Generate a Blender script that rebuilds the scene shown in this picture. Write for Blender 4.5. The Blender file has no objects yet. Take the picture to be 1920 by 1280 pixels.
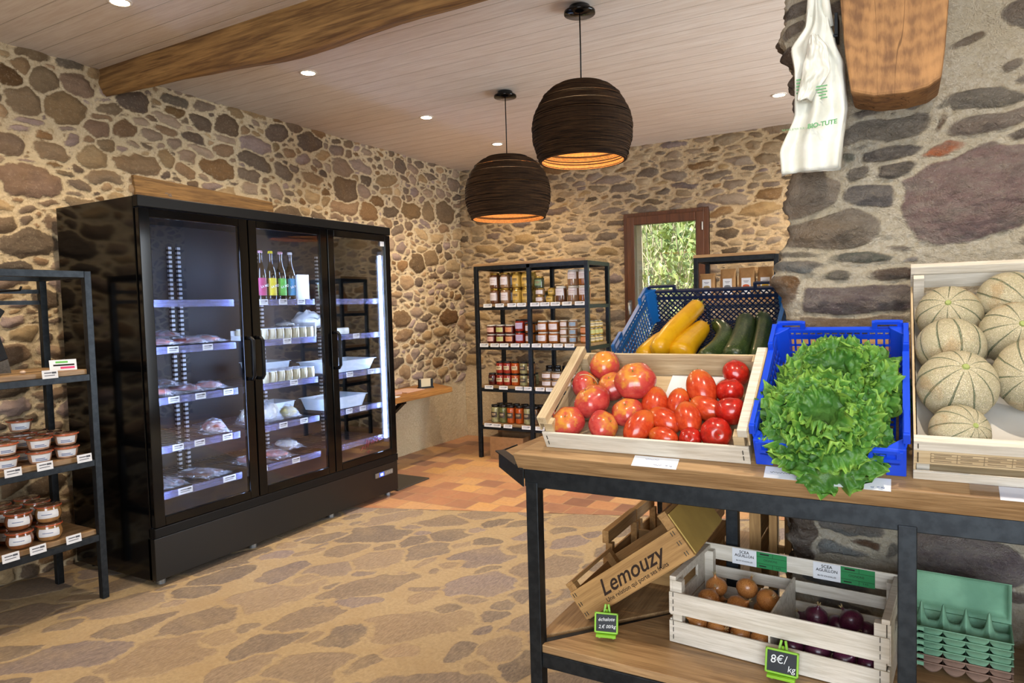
import bpy, bmesh, math, random
import numpy as np
from mathutils import Vector, Matrix, Euler, noise
random.seed(7)
S = bpy.context.scene
COL = S.collection

# ------------------------------------------------------------------ camera, sky, daylight, exposure
cd = bpy.data.cameras.new('camera'); cam = bpy.data.objects.new('camera', cd); COL.objects.link(cam)
cd.sensor_width = 36; cd.lens = 1292.15 / 1920 * 36; cd.clip_start = .05
_y, _p, _r = math.radians(29.36662), math.radians(2.96620), math.radians(-1.53172)
_F0 = Vector((-math.sin(_y), math.cos(_y), 0)); _R0 = Vector((math.cos(_y), math.sin(_y), 0)); _U0 = Vector((0, 0, 1))
_F = math.cos(_p) * _F0 - math.sin(_p) * _U0; _U = math.cos(_p) * _U0 + math.sin(_p) * _F0
_R = math.cos(_r) * _R0 + math.sin(_r) * _U; _U = math.cos(_r) * _U - math.sin(_r) * _R0
mw = Matrix((_R, _U, -_F)).transposed().to_4x4(); mw.translation = (0, 0, 1.38)
cam.matrix_world = mw
S.camera = cam

W = bpy.data.worlds.new('world'); S.world = W; W.use_nodes = True
_wn = W.node_tree; _bg = _wn.nodes['Background']; _sky = _wn.nodes.new('ShaderNodeTexSky')
_sky.sky_type = 'NISHITA'; _sky.sun_disc = False; _sky.sun_elevation = math.radians(48); _sky.sun_rotation = math.radians(250)
_wn.links.new(_sky.outputs[0], _bg.inputs[0]); _bg.inputs[1].default_value = .45

S.view_settings.view_transform = 'Standard'; S.view_settings.look = 'None'
S.view_settings.gamma = 1; S.view_settings.use_curve_mapping = False
S.view_settings.exposure = .36
S.cycles.max_bounces = 8; S.cycles.transparent_max_bounces = 24; S.cycles.caustics_reflective = False
S.cycles.sample_clamp_indirect = 4

def lamp(name, kind, loc, energy, color, rot=None, target=None, **kw):
    d = bpy.data.lights.new(name, kind); d.energy = energy; d.color = color
    for k, v in kw.items(): setattr(d, k, v)
    o = bpy.data.objects.new(name, d); COL.objects.link(o); o.location = loc
    if target is not None: o.rotation_euler = (Vector(target) - Vector(loc)).to_track_quat('-Z', 'Y').to_euler()
    elif rot: o.rotation_euler = rot
    return o
DAY = (.86, .93, 1.0)
# daylight through the glazed shop front behind the camera, and through the glazed door of the back room
lamp('shopfront_daylight', 'AREA', (.9, -2.45, 1.45), 165, DAY, target=(.2, 2, 1.2), shape='RECTANGLE', size=3.0, size_y=2.2)
lamp('garden_door_daylight', 'AREA', (1.5, 4.3, 1.3), 95, DAY, target=(-2, 4.2, .9), shape='RECTANGLE', size=1.6, size_y=2.1)
lamp('sun', 'SUN', (-6, 0, 9), 9, (1, .95, .86), target=(0, 5, 0), angle=.01)

# ------------------------------------------------------------------ mesh building helpers
PI = math.pi
def T(x=0, y=0, z=0): return Matrix.Translation((x, y, z))
def RX(a): return Matrix.Rotation(math.radians(a), 4, 'X')
def RY(a): return Matrix.Rotation(math.radians(a), 4, 'Y')
def RZ(a): return Matrix.Rotation(math.radians(a), 4, 'Z')
class MB:
    def __init__(s): s.v = []; s.f = []; s.m = []; s.s = []
    def add(s, vs, fs, m=0, smooth=False, M=None):
        b = len(s.v)
        s.v += [tuple(M @ Vector(v)) for v in vs] if M is not None else [tuple(v) for v in vs]
        s.f += [tuple(b + i for i in f) for f in fs]; s.m += [m] * len(fs); s.s += [smooth] * len(fs)
        return s
    def box(s, x0, x1, y0, y1, z0, z1, m=0, M=None):
        vs = [(x, y, z) for z in (z0, z1) for y in (y0, y1) for x in (x0, x1)]
        return s.add(vs, [(0, 2, 3, 1), (4, 5, 7, 6), (0, 1, 5, 4), (2, 6, 7, 3), (0, 4, 6, 2), (1, 3, 7, 5)], m, False, M)
    def bar(s, p, q, w, h, m=0, up=(0, 0, 1)):
        p = Vector(p); q = Vector(q); d = q - p; L = d.length; d.normalize()
        sx = d.cross(Vector(up))
        if sx.length < 1e-4: sx = d.cross(Vector((1, 0, 0)))
        sx.normalize(); u = sx.cross(d)
        M = Matrix((sx, d, u)).transposed().to_4x4(); M.translation = p
        return s.box(-w / 2, w / 2, 0, L, -h / 2, h / 2, m, M)
    def lathe(s, prof, n=24, m=0, M=None, smooth=True, a0=0, a1=2 * PI):
        vs = []; fs = []; k = len(prof); full = abs(a1 - a0 - 2 * PI) < 1e-6
        rows = n if full else n + 1
        for i in range(rows):
            a = a0 + (a1 - a0) * i / n; c, t = math.cos(a), math.sin(a)
            vs += [(r * c, r * t, z) for r, z in prof]
        for i in range(n):
            j = (i + 1) % rows
            for q in range(k - 1):
                fs.append((i * k + q, j * k + q, j * k + q + 1, i * k + q + 1))
        return s.add(vs, fs, m, smooth, M)
    def cyl(s, r, z0, z1, n=20, m=0, M=None, r2=None):
        r2 = r if r2 is None else r2
        vs = []
        for i in range(n):
            a = 2 * PI * i / n; vs += [(r * math.cos(a), r * math.sin(a), z0), (r2 * math.cos(a), r2 * math.sin(a), z1)]
        fs = [(2 * i, 2 * ((i + 1) % n), 2 * ((i + 1) % n) + 1, 2 * i + 1) for i in range(n)]
        b = len(s.f); s.add(vs, fs, m, True, M)
        s.add(vs, [tuple(2 * i for i in range(n))[::-1], tuple(2 * i + 1 for i in range(n))], m, False, M)
        return s
    def tube(s, pts, r, n=10, m=0, cap=True):
        pts = [Vector(p) for p in pts]; rs = r if isinstance(r, (list, tuple)) else [r] * len(pts)
        vs = []; up = None
        for i, p in enumerate(pts):
            d = (pts[min(i + 1, len(pts) - 1)] - pts[max(i - 1, 0)]).normalized()
            if up is None: up = d.orthogonal().normalized()
            up = (up - d * up.dot(d)).normalized(); w = d.cross(up)
            vs += [p + (up * math.cos(2 * PI * k / n) + w * math.sin(2 * PI * k / n)) * rs[i] for k in range(n)]
        fs = [(i * n + k, i * n + (k + 1) % n, (i + 1) * n + (k + 1) % n, (i + 1) * n + k) for i in range(len(pts) - 1) for k in range(n)]
        if cap: fs += [tuple(range(n))[::-1], tuple((len(pts) - 1) * n + k for k in range(n))]
        return s.add(vs, fs, m, True)
    def prism(s, poly, z0, z1, m=0, M=None):
        n = len(poly); vs = [(x, y, z0) for x, y in poly] + [(x, y, z1) for x, y in poly]
        fs = [tuple(range(n))[::-1], tuple(range(n, 2 * n))] + [(i, (i + 1) % n, n + (i + 1) % n, n + i) for i in range(n)]
        return s.add(vs, fs, m, False, M)
    def surf(s, fn, nu, nv, m=0, M=None, wrap_u=False, smooth=True):
        vs = [fn(i / nu, j / nv) for j in range(nv + 1) for i in range(nu if wrap_u else nu + 1)]
        w = nu if wrap_u else nu + 1
        fs = [(j * w + i, j * w + (i + 1) % w, (j + 1) * w + (i + 1) % w, (j + 1) * w + i) for j in range(nv) for i in range(nu)]
        return s.add(vs, fs, m, smooth, M)
def mesh(name, mb, mats):
    me = bpy.data.meshes.new(name); me.from_pydata(mb.v, [], mb.f); me.update()
    for mm in (mats if isinstance(mats, (list, tuple)) else [mats]): me.materials.append(mm)
    me.polygons.foreach_set('material_index', mb.m); me.polygons.foreach_set('use_smooth', mb.s)
    bm = bmesh.new(); bm.from_mesh(me); bmesh.ops.recalc_face_normals(bm, faces=bm.faces); bm.to_mesh(me); bm.free()
    return me
def obj(name, mb, mats, parent=None, bev=0, M=None, label=None):
    me = mb if isinstance(mb, bpy.types.Mesh) else mesh(name, mb, mats)
    o = bpy.data.objects.new(name, me); COL.objects.link(o)
    if M is not None: o.matrix_basis = M
    if parent is not None: o.parent = parent
    if bev:
        b = o.modifiers.new('edge', 'BEVEL'); b.width = bev; b.segments = 2; b.limit_method = 'ANGLE'; b.angle_limit = .6
        b.harden_normals = False
    if label: o['label'] = label
    return o
def thing(name, label, cat, M=None, group=None):
    o = bpy.data.objects.new(name, None); o.empty_display_size = .1; COL.objects.link(o)
    if M is not None: o.matrix_basis = M
    return tag(o, label, cat, group)
def tag(o, label, cat, group=None):
    o['label'] = label; o['category'] = cat
    if group: o['group'] = group
    return o
def struct(name, mb, mats, parent=None, bev=0, M=None, label=None):
    o = obj(name, mb, mats, parent, bev, M)
    if parent is None: o['kind'] = 'structure'
    if label: o['label'] = label
    return o
def dup(root, M, label=None, group=None, cat=None):
    r = root.copy(); COL.objects.link(r); r.matrix_basis = M
    if label: r['label'] = label
    if group: r['group'] = group
    if cat: r['category'] = cat
    for ch in list(root.children):
        c = ch.copy(); COL.objects.link(c); c.parent = r
        for g in list(ch.children):
            d = g.copy(); COL.objects.link(d); d.parent = c
    return r
def recolor(root, part, mat):
    for ch in root.children:
        if ch.name.split('.')[0] == part:
            ch.data = ch.data.copy(); ch.data.materials.clear(); ch.data.materials.append(mat)
def relax(P, lo, hi, it=60, k=.94):
    """nudge rounded things [x, y, z, r, rz] apart until they only touch"""
    P = [list(p) for p in P]
    for _ in range(it):
        for i in range(len(P)):
            for j in range(i):
                d = Vector(P[i][:3]) - Vector(P[j][:3]); m = (P[i][3] + P[j][3]) * k - d.length
                if m > 0 and d.length > 1e-6:
                    d = d.normalized() * m * .26
                    for c in range(3): P[i][c] += d[c]; P[j][c] -= d[c]
            p = P[i]
            for c in range(2): p[c] = min(max(p[c], lo[c] + p[3]), hi[c] - p[3])
            p[2] = max(p[2], lo[2] + p[4])
    return P
_fc = {}
def text_mesh(txt, size, shear=0, ext=0, bold=0, sp=1.0, align='CENTER'):
    k = (txt, size, shear, ext, bold, sp, align)
    if k in _fc: return _fc[k]
    c = bpy.data.curves.new('lettering', 'FONT'); c.body = txt; c.size = size; c.shear = shear; c.extrude = ext; c.offset = bold
    c.align_x = align; c.align_y = 'CENTER'; c.space_character = sp; c.resolution_u = 3
    o = bpy.data.objects.new('lettering', c); COL.objects.link(o)
    dg = bpy.context.evaluated_depsgraph_get(); me = bpy.data.meshes.new_from_object(o.evaluated_get(dg))
    bpy.data.objects.remove(o); me.name = 'lettering'; _fc[k] = me
    return me
def text(txt, size, mat, parent, M, name='lettering', **kw):
    me = text_mesh(txt, size, **kw).copy(); me.materials.clear(); me.materials.append(mat)
    o = bpy.data.objects.new(name, me); COL.objects.link(o); o.matrix_basis = M; o.parent = parent
    return o
ORD = ['first', 'second', 'third', 'fourth', 'fifth', 'sixth', 'seventh', 'eighth', 'ninth', 'tenth', 'eleventh', 'twelfth']

# ------------------------------------------------------------------ materials
def lin(h):
    h = h.lstrip('#'); r = [int(h[i:i + 2], 16) / 255 for i in (0, 2, 4)]
    return tuple(x / 12.92 if x <= .04045 else ((x + .055) / 1.055) ** 2.4 for x in r) + (1,)
class NT:
    def __init__(s, name):
        s.mat = bpy.data.materials.new(name); s.mat.use_nodes = True; s.t = s.mat.node_tree
        s.b = s.t.nodes['Principled BSDF']; s.out = s.t.nodes['Material Output']
    def put(s, sock, v):
        if isinstance(v, bpy.types.NodeSocket): s.t.links.new(v, sock)
        elif v is not None:
            try: sock.default_value = v
            except Exception: sock.default_value = tuple(v)[:len(sock.default_value)]
    def n(s, kind, ins=None, out=0, **props):
        nd = s.t.nodes.new('ShaderNode' + kind)
        for k, v in props.items(): setattr(nd, k, v)
        for k, v in (ins or {}).items(): s.put(nd.inputs[k], v)
        return nd.outputs[out]
    def math(s, op, a, b=None, c=None, clamp=False):
        return s.n('Math', {0: a, **({1: b} if b is not None else {}), **({2: c} if c is not None else {})}, operation=op, use_clamp=clamp)
    def mix(s, f, a, b, mode='MIX'):
        nd = s.t.nodes.new('ShaderNodeMix'); nd.data_type = 'RGBA'; nd.blend_type = mode
        s.put(nd.inputs[0], f); s.put(nd.inputs[6], a); s.put(nd.inputs[7], b); return nd.outputs[2]
    def mixf(s, f, a, b):
        nd = s.t.nodes.new('ShaderNodeMix'); s.put(nd.inputs[0], f); s.put(nd.inputs[2], a); s.put(nd.inputs[3], b); return nd.outputs[0]
    def step(s, x, lo, hi, a=0., b=1.):
        return s.n('MapRange', {0: x, 1: lo, 2: hi, 3: a, 4: b}, interpolation_type='SMOOTHSTEP')
    def ramp(s, f, stops, mode='LINEAR'):
        nd = s.t.nodes.new('ShaderNodeValToRGB'); nd.color_ramp.interpolation = mode; e = nd.color_ramp.elements
        while len(e) < len(stops): e.new(.5)
        for i, (p, c) in enumerate(stops): e[i].position = p; e[i].color = c
        s.put(nd.inputs[0], f); return nd.outputs[0]
    def co(s, which='Object'): 
        nd = s.t.nodes.new('ShaderNodeTexCoord'); return nd.outputs[which]
    def map(s, v, scale=(1, 1, 1), rot=(0, 0, 0), loc=(0, 0, 0)):
        return s.n('Mapping', {0: v, 1: loc, 2: rot, 3: scale})
    def noise(s, v, scale, detail=4, rough=.55, out=0, dist=0):
        return s.n('TexNoise', {'Vector': v, 'Scale': scale, 'Detail': detail, 'Roughness': rough, 'Distortion': dist}, out)
    def bump(s, h, dist=.01, strength=1.):
        s.put(s.b.inputs['Normal'], s.n('Bump', {'Height': h, 'Distance': dist, 'Strength': strength}))
    def set(s, **kw):
        nm = dict(color='Base Color', rough='Roughness', metal='Metallic', spec='Specular IOR Level', coat='Coat Weight', sss='Subsurface Weight',
                  trans='Transmission Weight', ior='IOR', alpha='Alpha', emit='Emission Color', estr='Emission Strength', crough='Coat Roughness', sheen='Sheen Weight')
        for k, v in kw.items(): s.put(s.b.inputs[nm[k]], v)
        return s.mat
MAT = {}
def plain(name, c, rough=.5, var=.0, vs=20, **kw):
    """one colour with a slight mottling"""
    if name in MAT: return MAT[name]
    t = NT(name); c = lin(c) if isinstance(c, str) else c
    if var:
        f = t.noise(t.co(), vs, 5)
        d = tuple(x * (1 - var) for x in c[:3]) + (1,); l = tuple(min(1, x * (1 + var)) for x in c[:3]) + (1,)
        t.set(color=t.mix(t.step(f, .3, .7), d, l)); t.bump(f, .002, .3)
    else: t.set(color=c)
    MAT[name] = t.set(rough=rough, **kw); return MAT[name]
def wood(name, dark, light, axis=0, rough=.55, scale=1., knots=.25, blot=.5):
    """grain running along one axis of the object"""
    t = NT(name); v = t.co(); sc = [18 * scale] * 3; sc[axis] = 1.1 * scale
    m = t.map(v, tuple(sc)); g = t.noise(m, 3.0, 8, .62, dist=.6)
    sc2 = [70 * scale] * 3; sc2[axis] = 3 * scale; g2 = t.noise(t.map(v, tuple(sc2)), 4, 3)
    big = t.noise(v, 2.2 * scale, 3)
    f = t.math('ADD', t.math('MULTIPLY', g, .7), t.math('MULTIPLY', g2, .3))
    c = t.mix(t.step(f, .33, .66), lin(dark), lin(light))
    c = t.mix(t.math('MULTIPLY', t.step(big, .45, .75), blot), c, lin(dark))
    t.bump(f, .003, .35); MAT[name] = t.set(color=c, rough=rough); return MAT[name]
def stone_mat(name, axes, sA, sB, flat, palette, mortar, th=.016, split=.5, warp=.05, plaster=None, bump=.03, lime=.25):
    """random rubble: two sizes of stones, ragged edges, lime mortar between"""
    t = NT(name); sep = t.t.nodes.new('ShaderNodeSeparateXYZ'); t.put(sep.inputs[0], t.co())
    x, y, z = sep.outputs; d = dict(x=x, y=y, z=z)
    a, b = d[axes[0]], d[axes[1]]
    cv = t.t.nodes.new('ShaderNodeCombineXYZ'); t.put(cv.inputs[0], a); t.put(cv.inputs[1], t.math('MULTIPLY', b, flat)); p = cv.outputs[0]
    wv = t.n('VectorMath', {0: t.noise(p, 5, 3, out=1), 1: (.5, .5, .5)}, operation='SUBTRACT')
    wv = t.n('VectorMath', {0: wv, 'Scale': warp * 2}, operation='SCALE')
    wf = t.n('VectorMath', {0: t.noise(p, 26, 3, out=1), 1: (.5, .5, .5)}, operation='SUBTRACT')
    wf = t.n('VectorMath', {0: wf, 'Scale': warp * .35}, operation='SCALE')
    p = t.n('VectorMath', {0: t.n('VectorMath', {0: p, 1: wv}), 1: wf})
    def vor(s, feat, out): return t.n('TexVoronoi', {'Vector': p, 'Scale': s, 'Randomness': .95}, out, voronoi_dimensions='2D', feature=feat)
    cA = t.n('SeparateColor', {0: vor(sA, 'F1', 1)}, 0); cAy = t.n('SeparateColor', {0: vor(sA, 'F1', 1)}, 1)
    cB = t.n('SeparateColor', {0: vor(sB, 'F1', 1)}, 0); cBy = t.n('SeparateColor', {0: vor(sB, 'F1', 1)}, 1)
    eA = t.math('DIVIDE', vor(sA, 'DISTANCE_TO_EDGE', 0), sA); eB = t.math('DIVIDE', vor(sB, 'DISTANCE_TO_EDGE', 0), sB)
    big = t.math('GREATER_THAN', cA, split)
    e = t.mixf(big, t.math('MINIMUM', eA, eB), eA); cr = t.mixf(big, cB, cAy); cr2 = t.mixf(big, cBy, cA)
    n1 = t.noise(p, 9, 3)
    thr = t.math('ADD', th * .35, t.math('MULTIPLY', n1, th * 1.3))
    thr = t.math('ADD', thr, t.math('MULTIPLY', t.math('GREATER_THAN', cr2, .93), .3))
    ee = t.math('SUBTRACT', e, thr)
    mask = t.step(ee, -.0015, .0045)
    fine = t.noise(t.co(), 60, 6, .7); mid = t.noise(t.map(t.co(), (1, 1, 2.2)), 14, 6, .65)
    sc = t.ramp(cr, palette, 'LINEAR')
    sc = t.mix(t.math('MULTIPLY', t.step(mid, .35, .7), .55), sc, t.mix(.55, sc, lin('#3b3029')))
    sc = t.mix(t.math('MULTIPLY', t.step(fine, .55, .72), .45), sc, t.mix(.5, sc, lin('#cbb595')))
    mc = t.mix(t.step(fine, .3, .7), mortar[0], mortar[1])
    mc = t.mix(t.math('MULTIPLY', t.step(n1, .5, .7), .35), mc, mortar[2])
    c = t.mix(mask, mc, sc)
    h = t.math('ADD', t.math('MULTIPLY', t.math('SMOOTH_MIN', t.math('MAXIMUM', ee, 0.), .03, .02), 20.), t.math('MULTIPLY', mid, .45))
    h = t.math('ADD', h, t.math('MULTIPLY', fine, .28))
    if plaster:
        pm = plaster(t, d, t.noise(t.co(), 3.5, 4)); pc = t.mix(t.step(mid, .35, .7), lin('#a8957c'), lin('#bba98f'))
        c = t.mix(pm, c, pc); h = t.mixf(pm, h, t.math('MULTIPLY', mid, .15))
    t.bump(h, bump, .9)
    MAT[name] = t.set(color=c, rough=.9, spec=.2); return MAT[name]
# ------------------------------------------------------------------ the room
G = lambda *hs: [(i / (len(hs) - 1), lin(h)) for i, h in enumerate(hs)]
PAL = G('#4a3f36', '#7a6248', '#6a5f58', '#8d7458', '#5a4a3e', '#94805f', '#74665c', '#4e4339')
MORT = (lin('#bfab8a'), lin('#d8c7a8'), lin('#cbb896'))
left_plaster = lambda t, d, n: t.math('MULTIPLY', t.step(t.math('ADD', d['y'], t.math('MULTIPLY', n, .3)), 3.7, 3.9),
    t.step(t.math('ADD', d['z'], t.math('MULTIPLY', n, .9)), 1.05, .98))
back_plaster = lambda t, d, n: t.math('MULTIPLY', t.step(d['x'], -2.2, -2.6), t.step(t.math('ADD', d['z'], t.math('MULTIPLY', n, .9)), 1.15, 1.06))
# stones set by hand: along the wall, height, half width, half height, turn, colour; the rest of each wall fills up at random
LEFT_STONES = [(2.002,2.11,0.155,0.088,0,'8a7262'),(1.99,2.525,0.086,0.076,0,'8f7a60'),(2.197,2.543,0.104,0.077,0,'8d7556'),(2.1,2.669,0.074,0.066,0,'857259'),(2.272,2.697,0.071,0.06,0,'8c7460'),(1.921,2.651,0.055,0.055,0,'6b5236'),(1.985,2.716,0.046,0.044,0,'93795a'),(2.033,2.796,0.103,0.034,0,'7b6850'),(2.24,2.797,0.081,0.033,0,'6f6557'),(2.114,2.296,0.08,0.044,0,'8f7a62'),(1.913,2.293,0.065,0.061,0,'7d6c5e'),(2.363,2.472,0.071,0.051,0,'8f7560'),(2.538,2.493,0.07,0.051,0,'84694f'),(2.606,2.295,0.144,0.052,0,'8b745a'),(2.415,2.19,0.126,0.034,0,'8f7c66'),(2.447,2.598,0.08,0.034,0,'85735c'),(2.35,2.299,0.095,0.057,0,'a08a6a'),(2.422,2.377,0.047,0.05,0,'8a765c'),(2.155,2.187,0.068,0.019,0,'7d6d58'),(2.246,2.034,0.088,0.033,0,'8a7860'),(3.264,2.679,0.101,0.062,0,'6d5a48'),(3.066,2.647,0.078,0.041,0,'6b5b4c'),(2.881,2.742,0.118,0.034,0,'6f6456'),(2.877,2.681,0.076,0.041,0,'7a6040'),(1.973,1.784,0.151,0.068,0,'6f6152'),(4.422,2.391,0.129,0.098,0,'6e5b48'),(5.327,2.309,0.141,0.076,0,'80684a'),(5.602,2.323,0.089,0.089,0,'8a7458'),(5.898,2.353,0.159,0.101,0,'77644e'),(5.382,1.805,0.119,0.087,0,'6a563f'),(5.603,1.872,0.117,0.084,0,'8c7558'),(5.108,1.283,0.135,0.08,0,'7a6248'),(5.887,1.282,0.169,0.077,0,'6b4f33'),(1.902,1.654,0.088,0.036,0,'5f554c'),(2.022,1.486,0.075,0.049,0,'6a5d50')]
PILLAR_STONES = [(0.191,1.898,0.098,0.024,0,'6f6a62'),(0.05,1.911,0.043,0.015,4,'77756f'),(-0.082,1.903,0.041,0.011,5,'4d4642'),(-0.008,1.888,0.028,0.01,-5,'55504a'),(-0.037,1.849,0.105,0.033,4,'7d766c'),(-0.089,1.81,0.036,0.014,8,'6a645c'),(0.034,1.805,0.032,0.007,4,'5d5a58'),(0.208,1.832,0.082,0.021,8,'877a70'),(0.103,1.838,0.009,0.032,-12,'6b5038'),(0.113,1.766,0.047,0.022,4,'c0704a'),(-0.025,1.781,0.078,0.022,8,'5a5654'),(-0.129,1.779,0.025,0.017,0,'6f7468'),(0.002,1.73,0.061,0.021,0,'57514c'),(-0.104,1.727,0.041,0.017,15,'68625a'),(-0.073,1.666,0.073,0.024,-3,'6a6768'),(0.17,1.645,0.142,0.107,14,'8a7472'),(-0.249,1.695,0.071,0.073,0,'9a8d7e'),(-0.186,1.579,0.109,0.047,2,'85796a'),(-0.267,2.237,0.041,0.02,0,'5a504a'),(-0.287,2.095,0.028,0.041,0,'574c49'),(-0.29,2.029,0.027,0.031,0,'5c4f4a'),(-0.298,1.948,0.024,0.043,0,'6b5d54'),(-0.265,2.181,0.022,0.017,0,'84796c'),(0.162,2.064,0.037,0.012,14,'7c7063'),(0.266,1.785,0.025,0.015,20,'5a5048'),(-0.257,1.517,0.054,0.014,3,'7a7a6c'),(-0.089,1.499,0.072,0.015,-4,'5d6259'),(-0.249,1.477,0.054,0.022,-6,'767d80'),(-0.154,1.448,0.043,0.013,-6,'5b5a50'),(0.018,1.476,0.024,0.009,0,'74778a'),(-0.021,1.438,0.064,0.015,-4,'5f5148'),(-0.008,1.513,0.032,0.011,0,'6b5f56'),(-0.117,1.369,0.158,0.037,-1,'6b5f64'),(-0.277,1.398,0.03,0.052,-8,'7c5c3c'),(-0.131,1.304,0.173,0.024,-2,'86705a'),(-0.265,0.655,0.04,0.077,0,'4a3526'),(-0.139,0.697,0.079,0.029,-4,'7b7f80'),(-0.078,0.643,0.042,0.013,4,'6a4f3c'),(-0.176,0.619,0.088,0.018,-2,'868c8c'),(0.149,0.645,0.138,0.064,-4,'776c70'),(-0.007,0.644,0.031,0.024,0,'6e6a62'),(0.248,0.565,0.071,0.015,-8,'6a5a52'),(0.099,0.51,0.077,0.014,-10,'80888e'),(-0.176,0.528,0.088,0.025,-4,'7d868c'),(0.21,0.752,0.072,0.019,-4,'8a8680'),(0.187,0.508,0.037,0.011,-4,'5f4c40'),(0.259,1.975,0.023,0.011,20,'8a8074'),(0.203,1.734,0.035,0.01,10,'7a7068'),(-0.194,1.737,0.029,0.023,0,'8b8172'),(-0.216,1.633,0.044,0.011,4,'7e7264')]  # the dark brown one low at the free end is shade put into colour

def tone(cols, k, warm):
    """the same stone colours, a little lighter and warmer"""
    return ['%02x%02x%02x' % tuple(min(255, int(int(h[i:i + 2], 16) * k + (warm if i == 0 else 0))) for i in (0, 2, 4)) for h in cols]
def vn(a, b, s, seed):
    """smooth value noise on arrays"""
    r = np.random.RandomState(seed); L = r.rand(256, 256); x = a * s + 1000.; y = b * s + 1000.
    i = np.floor(x).astype(int); j = np.floor(y).astype(int); u = x - i; v = y - j; u = u * u * (3 - 2 * u); v = v * v * (3 - 2 * v)
    g = lambda p, q: L[p % 256, q % 256]
    return (g(i, j) * (1 - u) + g(i + 1, j) * u) * (1 - v) + (g(i, j + 1) * (1 - u) + g(i + 1, j + 1) * u) * v - .5
def pack(box, sizes, asp, turn, given, cols, seed, keep=None, gap=.006):
    r = np.random.RandomState(seed)
    P = [(a, b, ra, rb, math.radians(t), 2.6, lin(c)) for a, b, ra, rb, t, c in given]
    A = np.array([(p[0], p[1], p[2], p[3], p[4]) for p in P]).reshape(-1, 5)
    for rad, tries in sizes:
        for k in range(tries):
            a = r.uniform(box[0], box[1]); b = r.uniform(box[2], box[3])
            if keep and not keep(a, b): continue
            q = rad * r.uniform(.8, 1.15); w = r.uniform(*asp); ra = q / math.sqrt(w); rb = q * math.sqrt(w); t = math.radians(r.uniform(-turn, turn))
            if len(A):
                d = np.hypot(A[:, 0] - a, A[:, 1] - b); th = np.arctan2(A[:, 1] - b, A[:, 0] - a)
                R1 = 1 / np.sqrt((np.cos(th - t) / ra) ** 2 + (np.sin(th - t) / rb) ** 2)
                R2 = 1 / np.sqrt((np.cos(th - A[:, 4]) / A[:, 2]) ** 2 + (np.sin(th - A[:, 4]) / A[:, 3]) ** 2)
                if np.any(d < (R1 + R2) * .93 + gap): continue
            A = np.vstack([A, (a, b, ra, rb, t)]); c = np.array(lin(cols[r.randint(len(cols))])[:3]) * r.uniform(.78, 1.2)
            P.append((a, b, ra, rb, t, r.uniform(1.7, 3.2), (*c, 1)))
    return P
def field(a, b, stones, warp, seed, grow=1.2):
    """distance into the stone (m) and the colour of the stone, for every point"""
    a = a + vn(a, b, 7, seed) * warp + vn(a, b, 19, seed + 1) * warp * .5; b = b + vn(a, b, 7, seed + 2) * warp + vn(a, b, 19, seed + 3) * warp * .5
    d1 = np.full(a.shape, 1.); d2 = np.full(a.shape, 1.); tint = np.tile(np.array([.3, .25, .2, 1.]), (*a.shape, 1))
    for k, (ca, cb, ra, rb, t, p, c) in enumerate(stones):
        ra *= grow; rb *= grow; R = max(ra, rb) * 1.8 + .03
        i = np.where((np.abs(a - ca) < R) & (np.abs(b - cb) < R))
        if not len(i[0]): continue
        x = a[i] - ca; y = b[i] - cb; u = x * math.cos(t) + y * math.sin(t); v = -x * math.sin(t) + y * math.cos(t)
        d = ((np.abs(u / ra) ** p + np.abs(v / rb) ** p) ** (1 / p) - 1) * min(ra, rb, .09)
        m1 = d < d1[i]; o1 = d1[i]; d2[i] = np.where(m1, o1, np.minimum(d2[i], d)); d1[i] = np.where(m1, d, o1)
        tt = tint[i]; tt[m1] = c; tint[i] = tt
    return np.minimum(-d1, (d2 - d1) / 2 - .004), tint
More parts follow.
